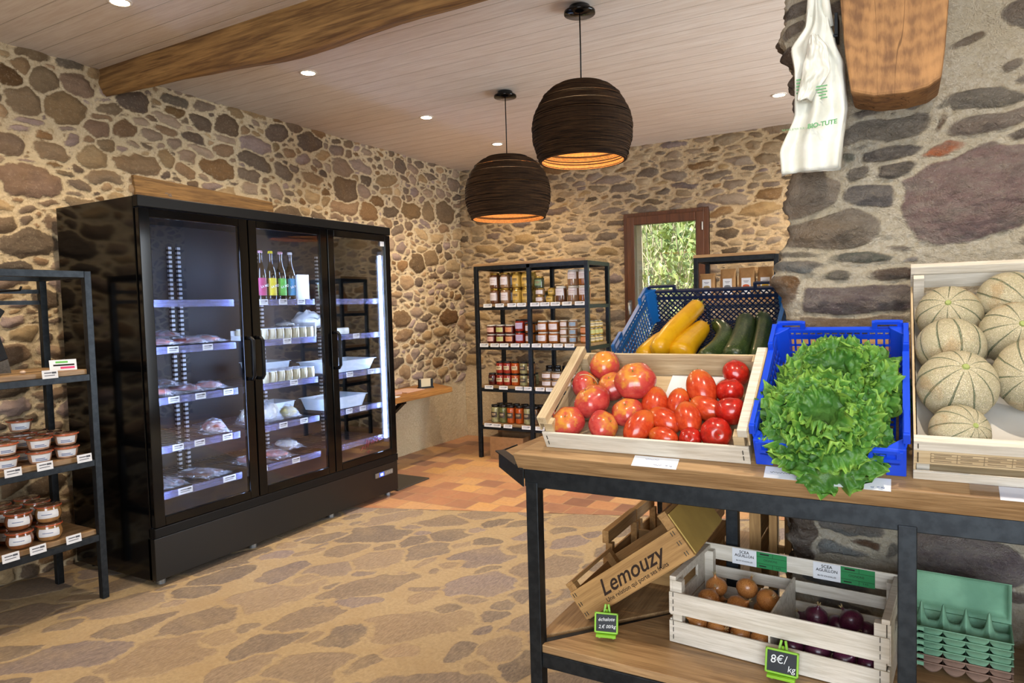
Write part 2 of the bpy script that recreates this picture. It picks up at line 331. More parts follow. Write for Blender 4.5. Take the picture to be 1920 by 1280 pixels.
def rubble_mat(name, mortar, grit=.28, bumpd=.012, plaster=None, ragged=.010, streak=(1, 1, 2.4), soft=.006, dirt='#3b3029', pale=0.):
    t = NT(name); at = t.t.nodes.new('ShaderNodeAttribute'); at.attribute_name = 'edge'; tn = t.t.nodes.new('ShaderNodeAttribute'); tn.attribute_name = 'tint'
    sep = t.t.nodes.new('ShaderNodeSeparateXYZ'); t.put(sep.inputs[0], t.co()); d = dict(zip('xyz', sep.outputs)); v = t.co()
    fine = t.noise(v, 75, 6, .72); mid = t.noise(t.map(v, streak), 16, 6, .68); big = t.noise(v, 3.5, 4); rag = t.noise(v, 34, 4, .6)
    ee = t.math('ADD', at.outputs['Fac'], t.math('MULTIPLY', t.math('SUBTRACT', rag, .5), ragged * 2)); mask = t.step(ee, -.001, soft)
    sc = tn.outputs['Color']
    if pale: sc = t.mix(t.math('MULTIPLY', t.step(t.noise(t.map(v, streak), 7, 5, .7), .35, .65), pale * 2), sc, lin('#b9b0a6'))
    sc = t.mix(t.math('MULTIPLY', t.step(mid, .38, .68), .5), sc, t.mix(.5, sc, lin(dirt)))
    sc = t.mix(t.math('MULTIPLY', t.step(fine, .52, .7), .42), sc, t.mix(.6, sc, lin('#d3c2a6')))
    sc = t.mix(t.math('MULTIPLY', t.step(big, .5, .68), .3), sc, lin('#8d6f4b'))
    mc = t.mix(t.step(fine, .32, .66), mortar[0], mortar[1]); mc = t.mix(t.math('MULTIPLY', t.step(big, .42, .62), .55), mc, mortar[2])
    mc = t.mix(t.math('MULTIPLY', t.step(mid, .56, .7), .35), mc, t.mix(.5, mortar[0], lin('#7b6245')))
    if pale:
        sp1 = t.noise(v, 130, 6, .75); sp2 = t.noise(v, 38, 6, .75); dk = t.math('MULTIPLY', t.step(sp1, .46, .34), .35)
        sc = t.mix(t.math('MULTIPLY', t.step(sp2, .48, .34), .4), sc, t.mix(.6, sc, lin('#2c2522'))); sc = t.mix(t.math('MULTIPLY', t.step(sp1, .55, .68), .5), sc, lin('#cfc8be'))
        mc = t.mix(dk, mc, t.mix(.55, mc, lin('#6b5538')))
        mid = t.math('ADD', mid, t.math('MULTIPLY', sp2, .6))
    c = t.mix(mask, mc, sc)
    h = t.math('ADD', t.math('MULTIPLY', mask, .5), t.math('ADD', t.math('MULTIPLY', mid, .9), t.math('MULTIPLY', fine, grit * 2.2)))
    if plaster:
        pm = plaster(t, d, big); pc = t.mix(t.step(mid, .35, .7), lin('#a8957c'), lin('#bba98f'))
        c = t.mix(pm, c, pc); h = t.mixf(pm, h, t.math('MULTIPLY', mid, .2))
    t.bump(h, bumpd, .9); MAT[name] = t.set(color=c, rough=.92, spec=.15); return t.mat
def skin(name, a0, a1, b0, b1, step, stones, warp, seed, place, mat, relief=.022, lump=.02, grit=.006, grow=1.2, extra=None, hole=None, hmap=None):
    """a wall (or floor) surface as one fine grid: every stone stands proud of the mortar"""
    na, nb = int((a1 - a0) / step) + 1, int((b1 - b0) / step) + 1
    A, B = np.meshgrid(np.linspace(a0, a1, na), np.linspace(b0, b1, nb))
    E, C = field(A, B, stones, warp, seed, grow)
    Hh = np.clip(E + .004, 0, relief * 1.3) * .9 + vn(A, B, 2.2, seed + 5) * lump + vn(A, B, 9, seed + 6) * lump * .35 + vn(A, B, 30, seed + 7) * grit + vn(A, B * 1.8, 62, seed + 8) * grit * .8
    if hmap is not None: Hh = hmap(A, B, Hh, E)
    X, Y, Z = place(A, B, Hh)
    v = np.stack([X, Y, Z], -1).reshape(-1, 3); idx = np.arange(na * nb).reshape(nb, na)
    q = np.stack([idx[:-1, :-1], idx[:-1, 1:], idx[1:, 1:], idx[1:, :-1]], -1).reshape(-1, 4)
    if hole: q = q[~hole(A[:-1, :-1] + step / 2, B[:-1, :-1] + step / 2).reshape(-1)]
    vl = v.tolist(); fl_ = q.tolist(); nv0 = len(vl); E_ = E.reshape(-1).tolist(); C_ = C.reshape(-1, 4)
    if extra: vl += extra.v; fl_ += [tuple(nv0 + i for i in f) for f in extra.f]
    me = bpy.data.meshes.new(name); me.from_pydata(vl, [], fl_); me.materials.append(mat)
    ea = me.attributes.new('edge', 'FLOAT', 'POINT'); ta = me.attributes.new('tint', 'FLOAT_COLOR', 'POINT')
    ex = len(vl) - nv0; ea.data.foreach_set('value', E_ + [-1.] * ex); ta.data.foreach_set('color', np.concatenate([C_.reshape(-1), np.tile([.3, .25, .2, 1], ex)]))
    me.polygons.foreach_set('use_smooth', [True] * len(q) + [False] * (len(fl_) - len(q))); me.update()
    o = bpy.data.objects.new(name, me); COL.objects.link(o); o['kind'] = 'structure'; return o
M_front = stone_mat('rubble stone front', 'xz', 4.2, 8.5, 1.4, PAL, MORT)

def terracotta():
    t = NT('terracotta tile'); v = t.co()
    br = t.t.nodes.new('ShaderNodeTexBrick'); br.offset = .5
    t.put(br.inputs['Vector'], t.map(v, (1, 1, 1), (0, 0, math.radians(0)))); t.put(br.inputs['Scale'], 1.)
    t.put(br.inputs['Brick Width'], .185); t.put(br.inputs['Row Height'], .185); t.put(br.inputs['Mortar Size'], .004); t.put(br.inputs['Mortar Smooth'], .3)
    t.put(br.inputs['Color1'], (0, 0, 0, 1)); t.put(br.inputs['Color2'], (1, 1, 1, 1)); t.put(br.inputs['Mortar'], (.5, .5, .5, 1))
    n = t.noise(v, 6, 4); n2 = t.noise(v, 40, 5)
    f = t.math('ADD', t.n('SeparateColor', {0: br.outputs[0]}, 0), t.math('MULTIPLY', t.math('SUBTRACT', n, .5), .5))
    c = t.ramp(f, G('#85604f', '#9a7059', '#ac7a5c', '#bb8a62', '#c0966c', '#c99a62'))
    c = t.mix(t.math('MULTIPLY', t.step(n2, .4, .7), .25), c, lin('#8a5a40'))
    c = t.mix(br.outputs[1], c, lin('#a98a66'))
    t.bump(t.math('SUBTRACT', t.math('MULTIPLY', n2, .15), br.outputs[1]), .003, .6)
    return t.set(color=c, rough=.42, spec=.45)
JA, JB = (-4.3, 3.27), (2.4, 5.52)   # the joint between paving and tiles
jy = lambda x: JA[1] + (x - JA[0]) * (JB[1] - JA[1]) / (JB[0] - JA[0])
TILE = terracotta()
def ceiling_boards():
    t = NT('whitewashed boards'); v = t.co(); sep = t.t.nodes.new('ShaderNodeSeparateXYZ'); t.put(sep.inputs[0], v)
    q = t.math('DIVIDE', sep.outputs[1], .138); fr = t.math('FRACT', q); fl = t.math('FLOOR', q)
    edge = t.math('MINIMUM', fr, t.math('SUBTRACT', 1., fr)); gap = t.step(edge, .03, .008)
    rnd = t.n('TexWhiteNoise', {'W': fl}, 0, noise_dimensions='1D')
    g = t.noise(t.map(v, (1.6, 26, 1)), 3, 6, .6); b = t.noise(t.map(v, (1, 3, 1)), 4, 4)
    c = t.mix(t.step(g, .3, .72), lin('#d3c6ba'), lin('#e3dad0'))
    c = t.mix(t.math('MULTIPLY', t.step(b, .5, .7), .3), c, lin('#d0bfae')); c = t.mix(t.math('MULTIPLY', rnd, .14), c, lin('#c3b4a6'))
    c = t.mix(t.math('MULTIPLY', gap, .28), c, lin('#84725f'))
    t.bump(t.math('SUBTRACT', t.math('MULTIPLY', g, .1), gap), .004, .8)
    return t.set(color=c, rough=.6, spec=.3)
struct('ceiling', MB().box(-4.3, 2.4, -2.9, 6.4, 2.812, 2.95), ceiling_boards())
M_wood_frame = wood('stained window wood', '#462a18', '#693f25', 2, .45)
XL, YB = -4.05, 6.17
def wall_panel(name, holes, a0, a1, z1, thick, M, mat):
    """a wall in its own a/z plane with rectangular openings, thickness going to +"""
    xs = sorted({a0, a1, *[h[0] for h in holes], *[h[1] for h in holes]}); zs = sorted({0, z1, *[h[2] for h in holes], *[h[3] for h in holes]})
    b = MB()
    for i in range(len(xs) - 1):
        for k in range(len(zs) - 1):
            cx, cz = (xs[i] + xs[i + 1]) / 2, (zs[k] + zs[k + 1]) / 2
            if not any(h[0] < cx < h[1] and h[2] < cz < h[3] for h in holes):
                b.box(xs[i], xs[i + 1], 0, thick, zs[k], zs[k + 1], 0, M)
    return struct(name, b, mat)
WX0, WX1, WZ0, WZ1 = -2.238, -1.455, .1, 2.2
LCOL = tone(['6a5c4c', '8d755a', '85766a', '9d8466', '786654', 'a8926f', '8a7868', '96805f', '7c6244', '9a8874', '746658', '8f7f78', '5f5348'], 1.10, 2)
ls = pack((.7, 6.2, 0, 2.83), ((.085, 120), (.065, 500), (.048, 1800), (.034, 4500), (.024, 9000), (.015, 9000)), (.28, .72), 18, LEFT_STONES, LCOL, 3, lambda a, b: not (a > 3.75 and b < .62), .002)
ls += pack((4.0, 4.9, .2, .5), ((.12, 3),), (.5, .6), 30, [(4.3, .36, .13, .09, 35, '6e6250')], LCOL, 4, lambda a, b: False)
ex = MB().box(XL - .5, XL - .06, -2.9, 6.6, 0, 2.812).box(XL - .06, XL, -2.9, .705, 0, 2.812)
skin('wall_left', .7, 6.25, 0, 2.812, .0105, ls, .035, 11, lambda a, b, h: (XL - .01 + h, a, b),
     rubble_mat('rubble stone wall', MORT), extra=ex)
BCOL = ['8d6f4c', 'a58a62', '857563', '95826b', '9f8a6d', '77695a', 'ad9878', '90806e', '877769', '6c5d4b', '9a886e', 'b09b7c', '80716b']
bs = pack((-4.1, .4, 0, 2.83), ((.08, 130), (.058, 600), (.04, 3500), (.027, 8000), (.016, 9000)), (.18, .48), 9, [], BCOL, 6, lambda a, b: not (a < -2.6 and b < .75), .002)
ex = MB()
for x0, x1, z0, z1 in ((-4.5, WX0, 0, 2.812), (WX1, 2.4, 0, 2.812), (WX0, WX1, 0, WZ0), (WX0, WX1, WZ1, 2.812)): ex.box(x0, x1, YB + .05, YB + .5, z0, z1)
ex.box(.39, 2.4, YB, YB + .06, 0, 2.812)
skin('wall_back', -4.06, .4, 0, 2.812, .0105, bs, .03, 21, lambda a, b, h: (a, YB + .008 - h, b),
     rubble_mat('flat rubble stone wall', (lin('#b09878'), lin('#c8b28e'), lin('#b9a17d'))), grow=1.36, extra=ex, hole=lambda a, b: (a > WX0) & (a < WX1) & (b > WZ0) & (b < WZ1))
# the thick pillar wall beside the display table; its free end turns the corner
XE = -.30
pst = [(a - XE, b, ra, rb, t, c) for a, b, ra, rb, t, c in PILLAR_STONES]
lift = lambda h: '%02x%02x%02x' % tuple(min(255, int(int(h[i:i + 2], 16) * 1.17 + 8)) for i in (0, 2, 4))
pst = [(*p[:5], lift(p[5])) for p in pst]
PCOL = ['857c74', '988c80', '75706a', 'a09484', '8a7d70', '928a82']
pst = pack((-.6, 1.4, 0, 2.82), ((.06, 160), (.035, 300), (.02, 300)), (.25, .5), 12, pst, PCOL, 9, lambda a, b: a < -.04 or a > .62 or b > 2.2 or b < .45 or .8 < b < 1.32, .012)
def bend(a, b, h):
    jag = vn(b * 3, b * 0 + .5, 2.3, 33) * .06 + vn(b * 9, b * 0 + .2, 2.3, 34) * .035
    r = .07; f = np.clip((r - a) / r, 0, 1)        # round the arris
    x = np.where(a > 0, XE + a + jag * np.clip(1 - a / .25, 0, 1), XE + jag) + np.where(a > 0, 0, -h) + f * f * .0
    y = np.where(a > 0, 2.25 - h + f * f * r * .5, 2.25 + r * .5 - a)
    return x, y, b
skin('wall_right', -.62, 1.85, 0, 2.812, .006, pst, .022, 31, bend,
     rubble_mat('pillar stone wall', (lin('#e2d5ba'), lin('#fbf3e2'), lin('#efe2c6')), .9, .03, None, .005, (1, 1, 2.6), .0045, '#4a4038', .34), .034, .04, .014,
     extra=MB().box(XE + .07, 1.86, 2.32, 2.87, 0, 2.812).box(1.84, 2.4, 2.25, 2.87, 0, 2.812))
# floor: flat stones in sandy mortar, then terracotta tiles beyond a straight joint
FCOL = tone(['6c5f50', '7a6b58', '63594f', '85735a', '73665a', '7f6f5a', '5f554c', '6e6460'], 1.13, 4)
fs = pack((-.2, 5.6, -.2, 4.4), ((.155, 120), (.12, 600), (.09, 1200), (.06, 2200), (.04, 900)), (.36, .72), 26, [], FCOL, 15, None, .012)
# the stones run at a slight angle to the room
ca, sa = math.cos(math.radians(62)), math.sin(math.radians(62))
fl2 = []
for (a, b, ra, rb, t, p, c) in fs: fl2.append((a - 4.2, b, ra, rb, t + math.radians(62), max(2.2, p - .3), c))
def paving():
    t = NT('paving stone'); v = t.co(); at = t.t.nodes.new('ShaderNodeAttribute'); at.attribute_name = 'edge'; tn = t.t.nodes.new('ShaderNodeAttribute'); tn.attribute_name = 'tint'
    n1 = t.noise(v, 5, 4); n2 = t.noise(v, 55, 6, .72); n3 = t.noise(t.map(v, (34, 9, 1), (0, 0, math.radians(-25))), 3, 6, .72); rag = t.noise(v, 26, 4, .6)
    ee = t.math('ADD', at.outputs['Fac'], t.math('MULTIPLY', t.math('SUBTRACT', rag, .5), .026)); mask = t.step(ee, -.001, .006)
    sc = tn.outputs['Color']; sc = t.mix(t.step(n3, .36, .66), t.mix(.42, sc, lin('#4a4038')), t.mix(.3, sc, lin('#a08f76')))
    sc = t.mix(t.math('MULTIPLY', t.step(n2, .5, .7), .4), sc, lin('#a3937b'))
    mc = t.mix(t.step(n2, .3, .7), lin('#947f60'), lin('#a99370')); mc = t.mix(t.math('MULTIPLY', t.step(n1, .45, .7), .5), mc, lin('#987f5c'))
    c = t.mix(t.math('MULTIPLY', mask, t.step(n1, .25, .6, .65, 1.)), mc, sc)
    t.bump(t.math('ADD', t.math('MULTIPLY', mask, .4), t.math('ADD', t.math('MULTIPLY', n3, .5), t.math('MULTIPLY', n2, .3))), .008, .6)
    return t.set(color=c, rough=.74, spec=.35)
gx = MB().add([(-4.3, -2.9, 0), (2.4, -2.9, 0), (2.4, .62, 0), (-4.3, .62, 0)], [(0, 1, 2, 3)]).add([(-.1, .62, 0), (2.4, .62, 0), (2.4, jy(2.4), 0), (-.1, jy(-.1), 0)], [(0, 1, 2, 3)])
skin('floor', -4.2, -.1, .62, 4.75, .012, fl2, .06, 41, lambda a, b, h: (a, np.where(b > jy(a), jy(a), b), h), paving(),
     hmap=lambda a, b, h, e: np.clip(e, 0, .01) * .2 - .002, hole=lambda a, b: b - .02 > jy(a), extra=gx)
struct('tile_floor', MB().add([(-4.3, jy(-4.3), 0), (2.4, jy(2.4), 0), (2.4, 6.4, 0), (-4.3, 6.4, 0)], [(0, 1, 2, 3)]), TILE)
wall_panel('wall_far_right', [(3.4, 5.2, 0, 2.3)], -2.9, 6.2, 2.812, .3, T(2.1, 0, 0) @ Matrix(((0, 1, 0, 0), (1, 0, 0, 0), (0, 0, 1, 0), (0, 0, 0, 1))), stone_mat('rubble stone right', 'yz', 4.2, 8.5, 1.4, PAL, MORT))
wall_panel('wall_front', [(-.7, 2.0, 0, 2.5)], -4.05, 2.1, 2.812, .3, T(0, -2.9, 0), M_front)

# glazed openings
def thin_glass(name, tint=(1, 1, 1, 1), refl=.06):
    t = NT(name); t.t.nodes.remove(t.b)
    lw = t.n('LayerWeight', {0: .25}, 0); f = t.math('ADD', refl, t.math('MULTIPLY', lw, .4), clamp=True)
    mx = t.t.nodes.new('ShaderNodeMixShader'); t.put(mx.inputs[0], f)
    t.put(mx.inputs[1], t.n('BsdfTransparent', {0: tint})); t.put(mx.inputs[2], t.n('BsdfGlossy', {0: (1, 1, 1, 1), 'Roughness': .015}))
    t.t.links.new(mx.outputs[0], t.out.inputs[0]); MAT[name] = t.mat; return t.mat
GLASS = thin_glass('clear glass')
FRIDGE_GLASS = thin_glass('cabinet door glass', (.95, .97, .98, 1), .035)
def frame_mb(x0, x1, z0, z1, w, y0, y1):
    b = MB(); b.box(x0, x0 + w, y0, y1, z0, z1); b.box(x1 - w, x1, y0, y1, z0, z1); b.box(x0 + w, x1 - w, y0, y1, z1 - w, z1); b.box(x0 + w, x1 - w, y0, y1, z0, z0 + w); return b
win = thing('window_1', 'brown timber casement window with clear pane looking onto foliage', 'window'); win['kind'] = 'structure'
obj('frame', frame_mb(WX0, WX1, WZ0, WZ1, .04, YB - .02, YB + .06), M_wood_frame, win, .004)
obj('sash', frame_mb(WX0 + .035, WX1 - .035, WZ0 + .035, WZ1 - .035, .075, YB - .045, YB + .03), M_wood_frame, win, .006)
obj('pane', MB().box(WX0 + .1, WX1 - .1, YB - .005, YB + .005, WZ0 + .1, WZ1 - .1), GLASS, win)
M_chrome = plain('satin steel', '#b9b4ab', .3, metal=1.)
h = MB(); h.box(WX0 + .05, WX0 + .08, YB - .06, YB - .045, 1.27, 1.40); h.tube([(WX0 + .065, YB - .06, 1.375), (WX0 + .065, YB - .095, 1.375), (WX0 + .065, YB - .1, 1.36), (WX0 + .065, YB - .1, 1.24)], .009)
obj('handle', h, M_chrome, win, label='steel lever handle')
hg = MB(); hg.cyl(.008, 2.0, 2.07, 10, 0, T(WX1 - .05, YB - .05, 0)); obj('hinge', hg, M_chrome, win)
for nm, M, a0, a1, z1, axis in (('window_2', T(2.14, 0, 0) @ RZ(90), 3.4, 5.2, 2.3, 0), ('window_3', T(0, -2.85, 0), -.7, 2.0, 2.5, 0)):
    w2 = thing(nm, 'glazed door with dark frame', 'window', M); w2['kind'] = 'structure'
    n = 2 if a1 - a0 < 2 else 3
    for i in range(n):
        b0 = a0 + (a1 - a0) * i / n; b1 = a0 + (a1 - a0) * (i + 1) / n
        obj('frame', frame_mb(b0, b1, .02, z1, .05, -.03, .03), M_wood_frame, w2)
        obj('pane', MB().box(b0 + .05, b1 - .05, -.004, .004, .07, z1 - .05), GLASS, w2)

# old oak: ceiling beam, lintel over the cabinet, stub of a cut lintel
M_oak = wood('old oak', '#573a1c', '#a07a48', 0, .75, .55, blot=.6)
def beam_mb(x0, x1, prof, n=60):
    b = MB(); k = len(prof(x0))
    vs = [p for i in range(n + 1) for p in [(x0 + (x1 - x0) * i / n, *q) for q in prof(x0 + (x1 - x0) * i / n)]]
    fs = [(i * k + j, i * k + (j + 1) % k, (i + 1) * k + (j + 1) % k, (i + 1) * k + j) for i in range(n) for j in range(k)]
    fs += [tuple(range(k))[::-1], tuple(n * k + j for j in range(k))]
    return b.add(vs, fs, 0, False)
def bprof(x):
    nz = noise.noise(Vector((x * 1.7, 3, 0))) * .018; n2 = noise.noise(Vector((x * 4, 9, 1))) * .008
    zb = 2.665 - .045 * min(1, max(0, (x + 4.05) / 1.3)) ** .8 + nz * .7 - .012 * math.exp(-((x + 2.45) / .4) ** 2)
    yb = 2.535 + nz + n2 - .06 * max(0, min(1, (-3.2 - x) / .6)) + .03 * math.exp(-((x + 2.5) / .4) ** 2)
    return [(2.40, 2.83), (2.395 + n2, zb + .075), (2.41, zb + .012), (2.44, zb + n2 * .5), (yb - .03, zb + .02 + n2), (yb, zb + .055 + nz), (yb + .015, 2.83)]
struct('ceiling_beam', beam_mb(-4.15, 2.2, bprof), M_oak, bev=.004)
lt = MB()
lt.add([(XL + .02, 2.57, 2.112), (XL + .02, 3.63, 2.105), (XL + .02, 3.62, 2.190), (XL + .02, 2.56, 2.232), (XL - .1, 2.57, 2.112), (XL - .1, 3.63, 2.105), (XL - .1, 3.62, 2.19), (XL - .1, 2.56, 2.232)],
       [(0, 1, 2, 3), (4, 7, 6, 5), (0, 4, 5, 1), (1, 5, 6, 2), (2, 6, 7, 3), (3, 7, 4, 0)])
M_oak_y = wood('old oak lintel', '#5a3f22', '#a07a48', 1, .75, .8)
struct('lintel', lt, M_oak_y, bev=.006)

sb = MB(); poly = [(-.135, 2.6), (-.141, 2.19), (-.128, 2.03), (-.114, 1.925), (-.06, 1.905), (.017, 1.9), (.064, 1.908), (.092, 1.925), (.10, 2.0), (.108, 2.13), (.112, 2.6)]
sb.prism(poly, 0, .42, 0, T(0, 2.50, 0) @ Matrix(((1, 0, 0, 0), (0, 0, -1, 0), (0, 1, 0, 0), (0, 0, 0, 1))))
def endgrain():
    t = NT('sawn oak end'); v = t.co(); w = t.t.nodes.new('ShaderNodeTexWave'); w.wave_type = 'RINGS'; w.rings_direction = 'Y'
    t.put(w.inputs[0], t.map(v, (1, 1, .55), loc=(-.02, 0, -1.55))); t.put(w.inputs[1], 14.); t.put(w.inputs[2], 5.); t.put(w.inputs[3], 4.); t.put(w.inputs[4], 2.2)
    g = t.noise(t.map(v, (1, 1, .22)), 24, 7, .7); b = t.noise(v, 6, 4)
    f = t.math('ADD', t.math('MULTIPLY', w.outputs[1], .10), t.math('MULTIPLY', g, .9))
    c = t.mix(t.step(f, .3, .66), lin('#6f4f34'), lin('#a87d50')); c = t.mix(t.math('MULTIPLY', t.step(b, .5, .7), .5), c, lin('#805c3c'))
    cr = t.noise(t.map(v, (5, 5, .35)), 3, 1); c = t.mix(t.math('MULTIPLY', t.step(t.math('ABSOLUTE', t.math('SUBTRACT', cr, .52)), .010, .002), .7), c, lin('#4a3018'))
    t.bump(f, .004, .6); return t.set(color=c, rough=.8)
struct('lintel', sb, endgrain(), bev=.008)
# ------------------------------------------------------------------ shared materials
M_metal = NT('dark steel'); _v = M_metal.co(); _n = M_metal.noise(M_metal.map(_v, (14, 14, 14)), 3, 3)
M_metal = M_metal.set(color=M_metal.mix(M_metal.step(_n, .35, .65), lin('#24282d'), lin('#2e3338')), metal=.75, rough=.42)
M_black = plain('black lacquered steel', '#060607', .10, spec=.32)
M_black_m = plain('black matt steel', '#070708', .42, spec=.22)
M_inner = plain('dark cabinet lining', '#090c18', .4)
M_alu = plain('brushed aluminium', '#9aa0a6', .35, metal=.9)
M_white_p = plain('white plastic', '#dfe3e6', .35)
M_paper = plain('white paper', '#d9dbe0', .75)
M_ink = plain('grey ink', '#4c4f58', .8)
M_ink_blue = plain('blue ink', '#5d6c96', .8)
M_black_ink = plain('black ink', '#1c1714', .85)
M_oak_top = wood('oak tabletop', '#7a5c3c', '#ab8a62', 0, .45, 1.0, blot=.3)
M_oak_topy = wood('oak shelf board', '#7a5c3e', '#a88860', 1, .45, 1.0, blot=.35)
M_card = plain('brown cardboard', '#8a6541', .85, .10, 30)
M_kraft = plain('kraft paper', '#9c7447', .8, .12, 25)
def wobj(name, mb, mats, parent, bev=0, label=None):
    """geometry given in room coordinates, hung under a thing that stands anywhere"""
    return obj(name, mb, mats, parent, bev, parent.matrix_basis.inverted() if parent is not None else None, label)
def emis(name, c, s):
    t = NT(name); t.set(color=lin(c), emit=lin(c), estr=s); MAT[name] = t.mat; return t.mat

# ------------------------------------------------------------------ glass-door cabinet
FX, FB, FY0, FY1 = -3.26, -3.98, 2.08, 4.01
fr = thing('display_refrigerator', 'tall black three-door glass display refrigerator standing against the rubble stone wall', 'refrigerator', T(-3.62, 3.045, 0))
c = MB(); wobj('side_panel', MB().box(FB, FX - .035, FY0, FY0 + .03, .03, 1.972), M_black, fr, .003); wobj('side_panel', MB().box(FB, FX - .035, FY1 - .03, FY1, .03, 1.972), M_black, fr, .003)
wobj('back_panel', MB().box(FB, FB + .03, FY0 + .03, FY1 - .03, .03, 1.96), M_inner, fr)
wobj('top_panel', MB().box(FB, FX - .035, FY0 + .03, FY1 - .03, 1.93, 1.972), M_black_m, fr)
wobj('deck', MB().box(FB + .03, FX - .05, FY0 + .03, FY1 - .03, .28, .315), M_inner, fr)
wobj('header', MB().box(FX - .035, FX + .003, FY0, FY1, 1.918, 1.975), M_black_m, fr, .004)
wobj('kick_strip', MB().box(FX - .05, FX + .002, FY0, FY1, .255, .305), M_black_m, fr, .004)
def grille():
    t = NT('perforated black steel'); v = t.co(); sp = t.t.nodes.new('ShaderNodeSeparateXYZ'); t.put(sp.inputs[0], v)
    def dots(s, p): return t.math('ABSOLUTE', t.math('SUBTRACT', t.math('FRACT', t.math('DIVIDE', s, p)), .5))
    dy, dz = dots(sp.outputs[1], .014), dots(sp.outputs[2], .014)
    hole = t.math('MULTIPLY', t.step(dy, .3, .22), t.step(dz, .3, .22))
    yy = t.math('ABSOLUTE', sp.outputs[1]); zz = t.math('ABSOLUTE', t.math('SUBTRACT', sp.outputs[2], .115))
    inside = t.math('MULTIPLY', t.step(yy, .85, .84), t.step(zz, .07, .065)); hole = t.math('MULTIPLY', hole, inside)
    t.bump(t.math('SUBTRACT', 0., hole), .004, 1.)
    return t.set(color=t.mix(hole, lin('#0a0909'), lin('#030303')), rough=t.mixf(hole, .38, .9))
wobj('base_grille', MB().box(FX - .06, FX - .006, FY0, FY1, .035, .252), grille(), fr, .003)
pnl = wobj('control_panel', MB().box(FX - .01, FX + .001, 3.755, 3.945, .172, .205), plain('grey panel', '#6f6a66', .4), fr)
obj('display_screen', MB().box(FX - .005, FX + .003, 3.795, 3.845, .173, .204), emis('blue display', '#2a4dd0', .6), pnl)
for k in range(2): obj('digit', MB().box(FX - .001, FX + .0045, 3.806 + .016 * k, 3.817 + .016 * k, .18, .197), emis('digit glow', '#dce6ff', 2.5), pnl)
for k in range(4): obj('button', MB().box(FX - .003, FX + .003, 3.86 + k * .02, 3.873 + k * .02, .18, .197), plain('button grey', '#8a8580', .5), pnl)
for y in (FY0 + .06, 2.72, 3.36, FY1 - .06):
    for x in (FX - .06, FB + .08): wobj('levelling_foot', MB().cyl(.022, 0, .036, 14, 0, T(x, y, 0)), M_alu if x > -3.5 else M_black_m, fr)
BAYS = [(2.085, 2.732), (2.740, 3.362), (3.370, 4.005)]
for k, (a, b) in enumerate(BAYS):
    d = wobj('door', MB(), M_black_m, fr)
    fm_ = MB(); w = .058
    fm_.box(FX - .028, FX, a, a + w, .308, 1.914); fm_.box(FX - .028, FX, b - w, b, .308, 1.914); fm_.box(FX - .028, FX, a + w, b - w, 1.870, 1.914); fm_.box(FX - .028, FX, a + w, b - w, .308, .354)
    obj('door_frame', fm_, M_black, d, .003)
    obj('pane', MB().box(FX - .012, FX - .006, a + w - .01, b - w + .01, .345, 1.879), FRIDGE_GLASS, d)
    hy = b - .03 if k == 0 else a + .03
    hm = MB(); hm.tube([(FX, hy, 1.235), (FX + .03, hy, 1.235), (FX + .045, hy, 1.22), (FX + .045, hy, 1.02), (FX + .03, hy, 1.0), (FX, hy, 1.0)], .011, 10)
    obj('door_handle', hm, M_black_m, d)
    if k == 2: obj('sticker', MB().box(FX - .006, FX - .004, b - .105, b - .062, 1.835, 1.868), M_paper, d, label='small white sticker')
    if k == 2:
        m_red = plain('red marker', '#8e2b36', .6)
        sq = MB(); import_pts = [[(3.66, .40), (3.685, .47), (3.69, .41), (3.70, .455), (3.715, .45), (3.70, .43)], [(3.72, .45), (3.73, .43), (3.745, .452), (3.75, .43), (3.77, .455), (3.785, .432), (3.80, .462), (3.815, .44), (3.83, .46)], [(3.62, .40), (3.64, .425), (3.66, .41)], [(3.68, .385), (3.695, .37), (3.70, .392), (3.712, .375)]]
        for pts in import_pts: sq.tube([(FX - .0045, y, z) for y, z in pts], .0017, 5)
        obj('handwriting', sq, m_red, d, label='red handwriting')
M_led = emis('cold white tube', '#b4ccff', 72)
for y in (2.105 + .03, 2.736, 3.366, 3.955):
    ls_ = wobj('light_strip', MB().box(FX - .075, FX - .03, y - .006, y + .006, .40, 1.80), M_alu, fr)
    s1 = -1 if y > 3.9 else 1
    for s in ((-1,) if y > 3.9 else (1,) if y < 2.2 else (-1, 1)):
        obj('tube', MB().box(FX - .066, FX - .046, y + s * .0065, y + s * .0105, .43, 1.77), M_led, ls_)
def slotted():
    t = NT('slotted upright'); sp = t.t.nodes.new('ShaderNodeSeparateXYZ'); t.put(sp.inputs[0], t.co())
    f = t.math('ABSOLUTE', t.math('SUBTRACT', t.math('FRACT', t.math('DIVIDE', sp.outputs[2], .028)), .5))
    return t.set(color=t.mix(t.step(f, .26, .2), lin('#c9ccd2'), lin('#10121a')), rough=.4, metal=.2)
M_slot = slotted()
for y in (2.14, 2.705, 2.765, 3.335, 3.395, 3.945):
    wobj('shelf_upright', MB().box(FB + .03, FB + .05, y - .011, y + .011, .36, 1.80), M_slot, fr)
M_deck = plain('shelf wire', '#3c404c', .35, metal=.5)
M_wire = plain('clear shelf', '#aab4c6', .25); M_rail = NT('clear rail'); _mx = M_rail.t.nodes.new('ShaderNodeMixShader'); _mx.inputs[0].default_value = .45; M_rail.t.links.new(M_rail.n('BsdfTransparent', {0: (.9, .92, 1, 1)}), _mx.inputs[1]); M_rail.set(color=lin('#8f93c2'), rough=.2); M_rail.t.links.new(M_rail.b.outputs[0], _mx.inputs[2]); M_rail.t.links.new(_mx.outputs[0], M_rail.out.inputs[0]); M_rail = M_rail.mat
SH = [1.455, 1.21, .945, .69, .45]
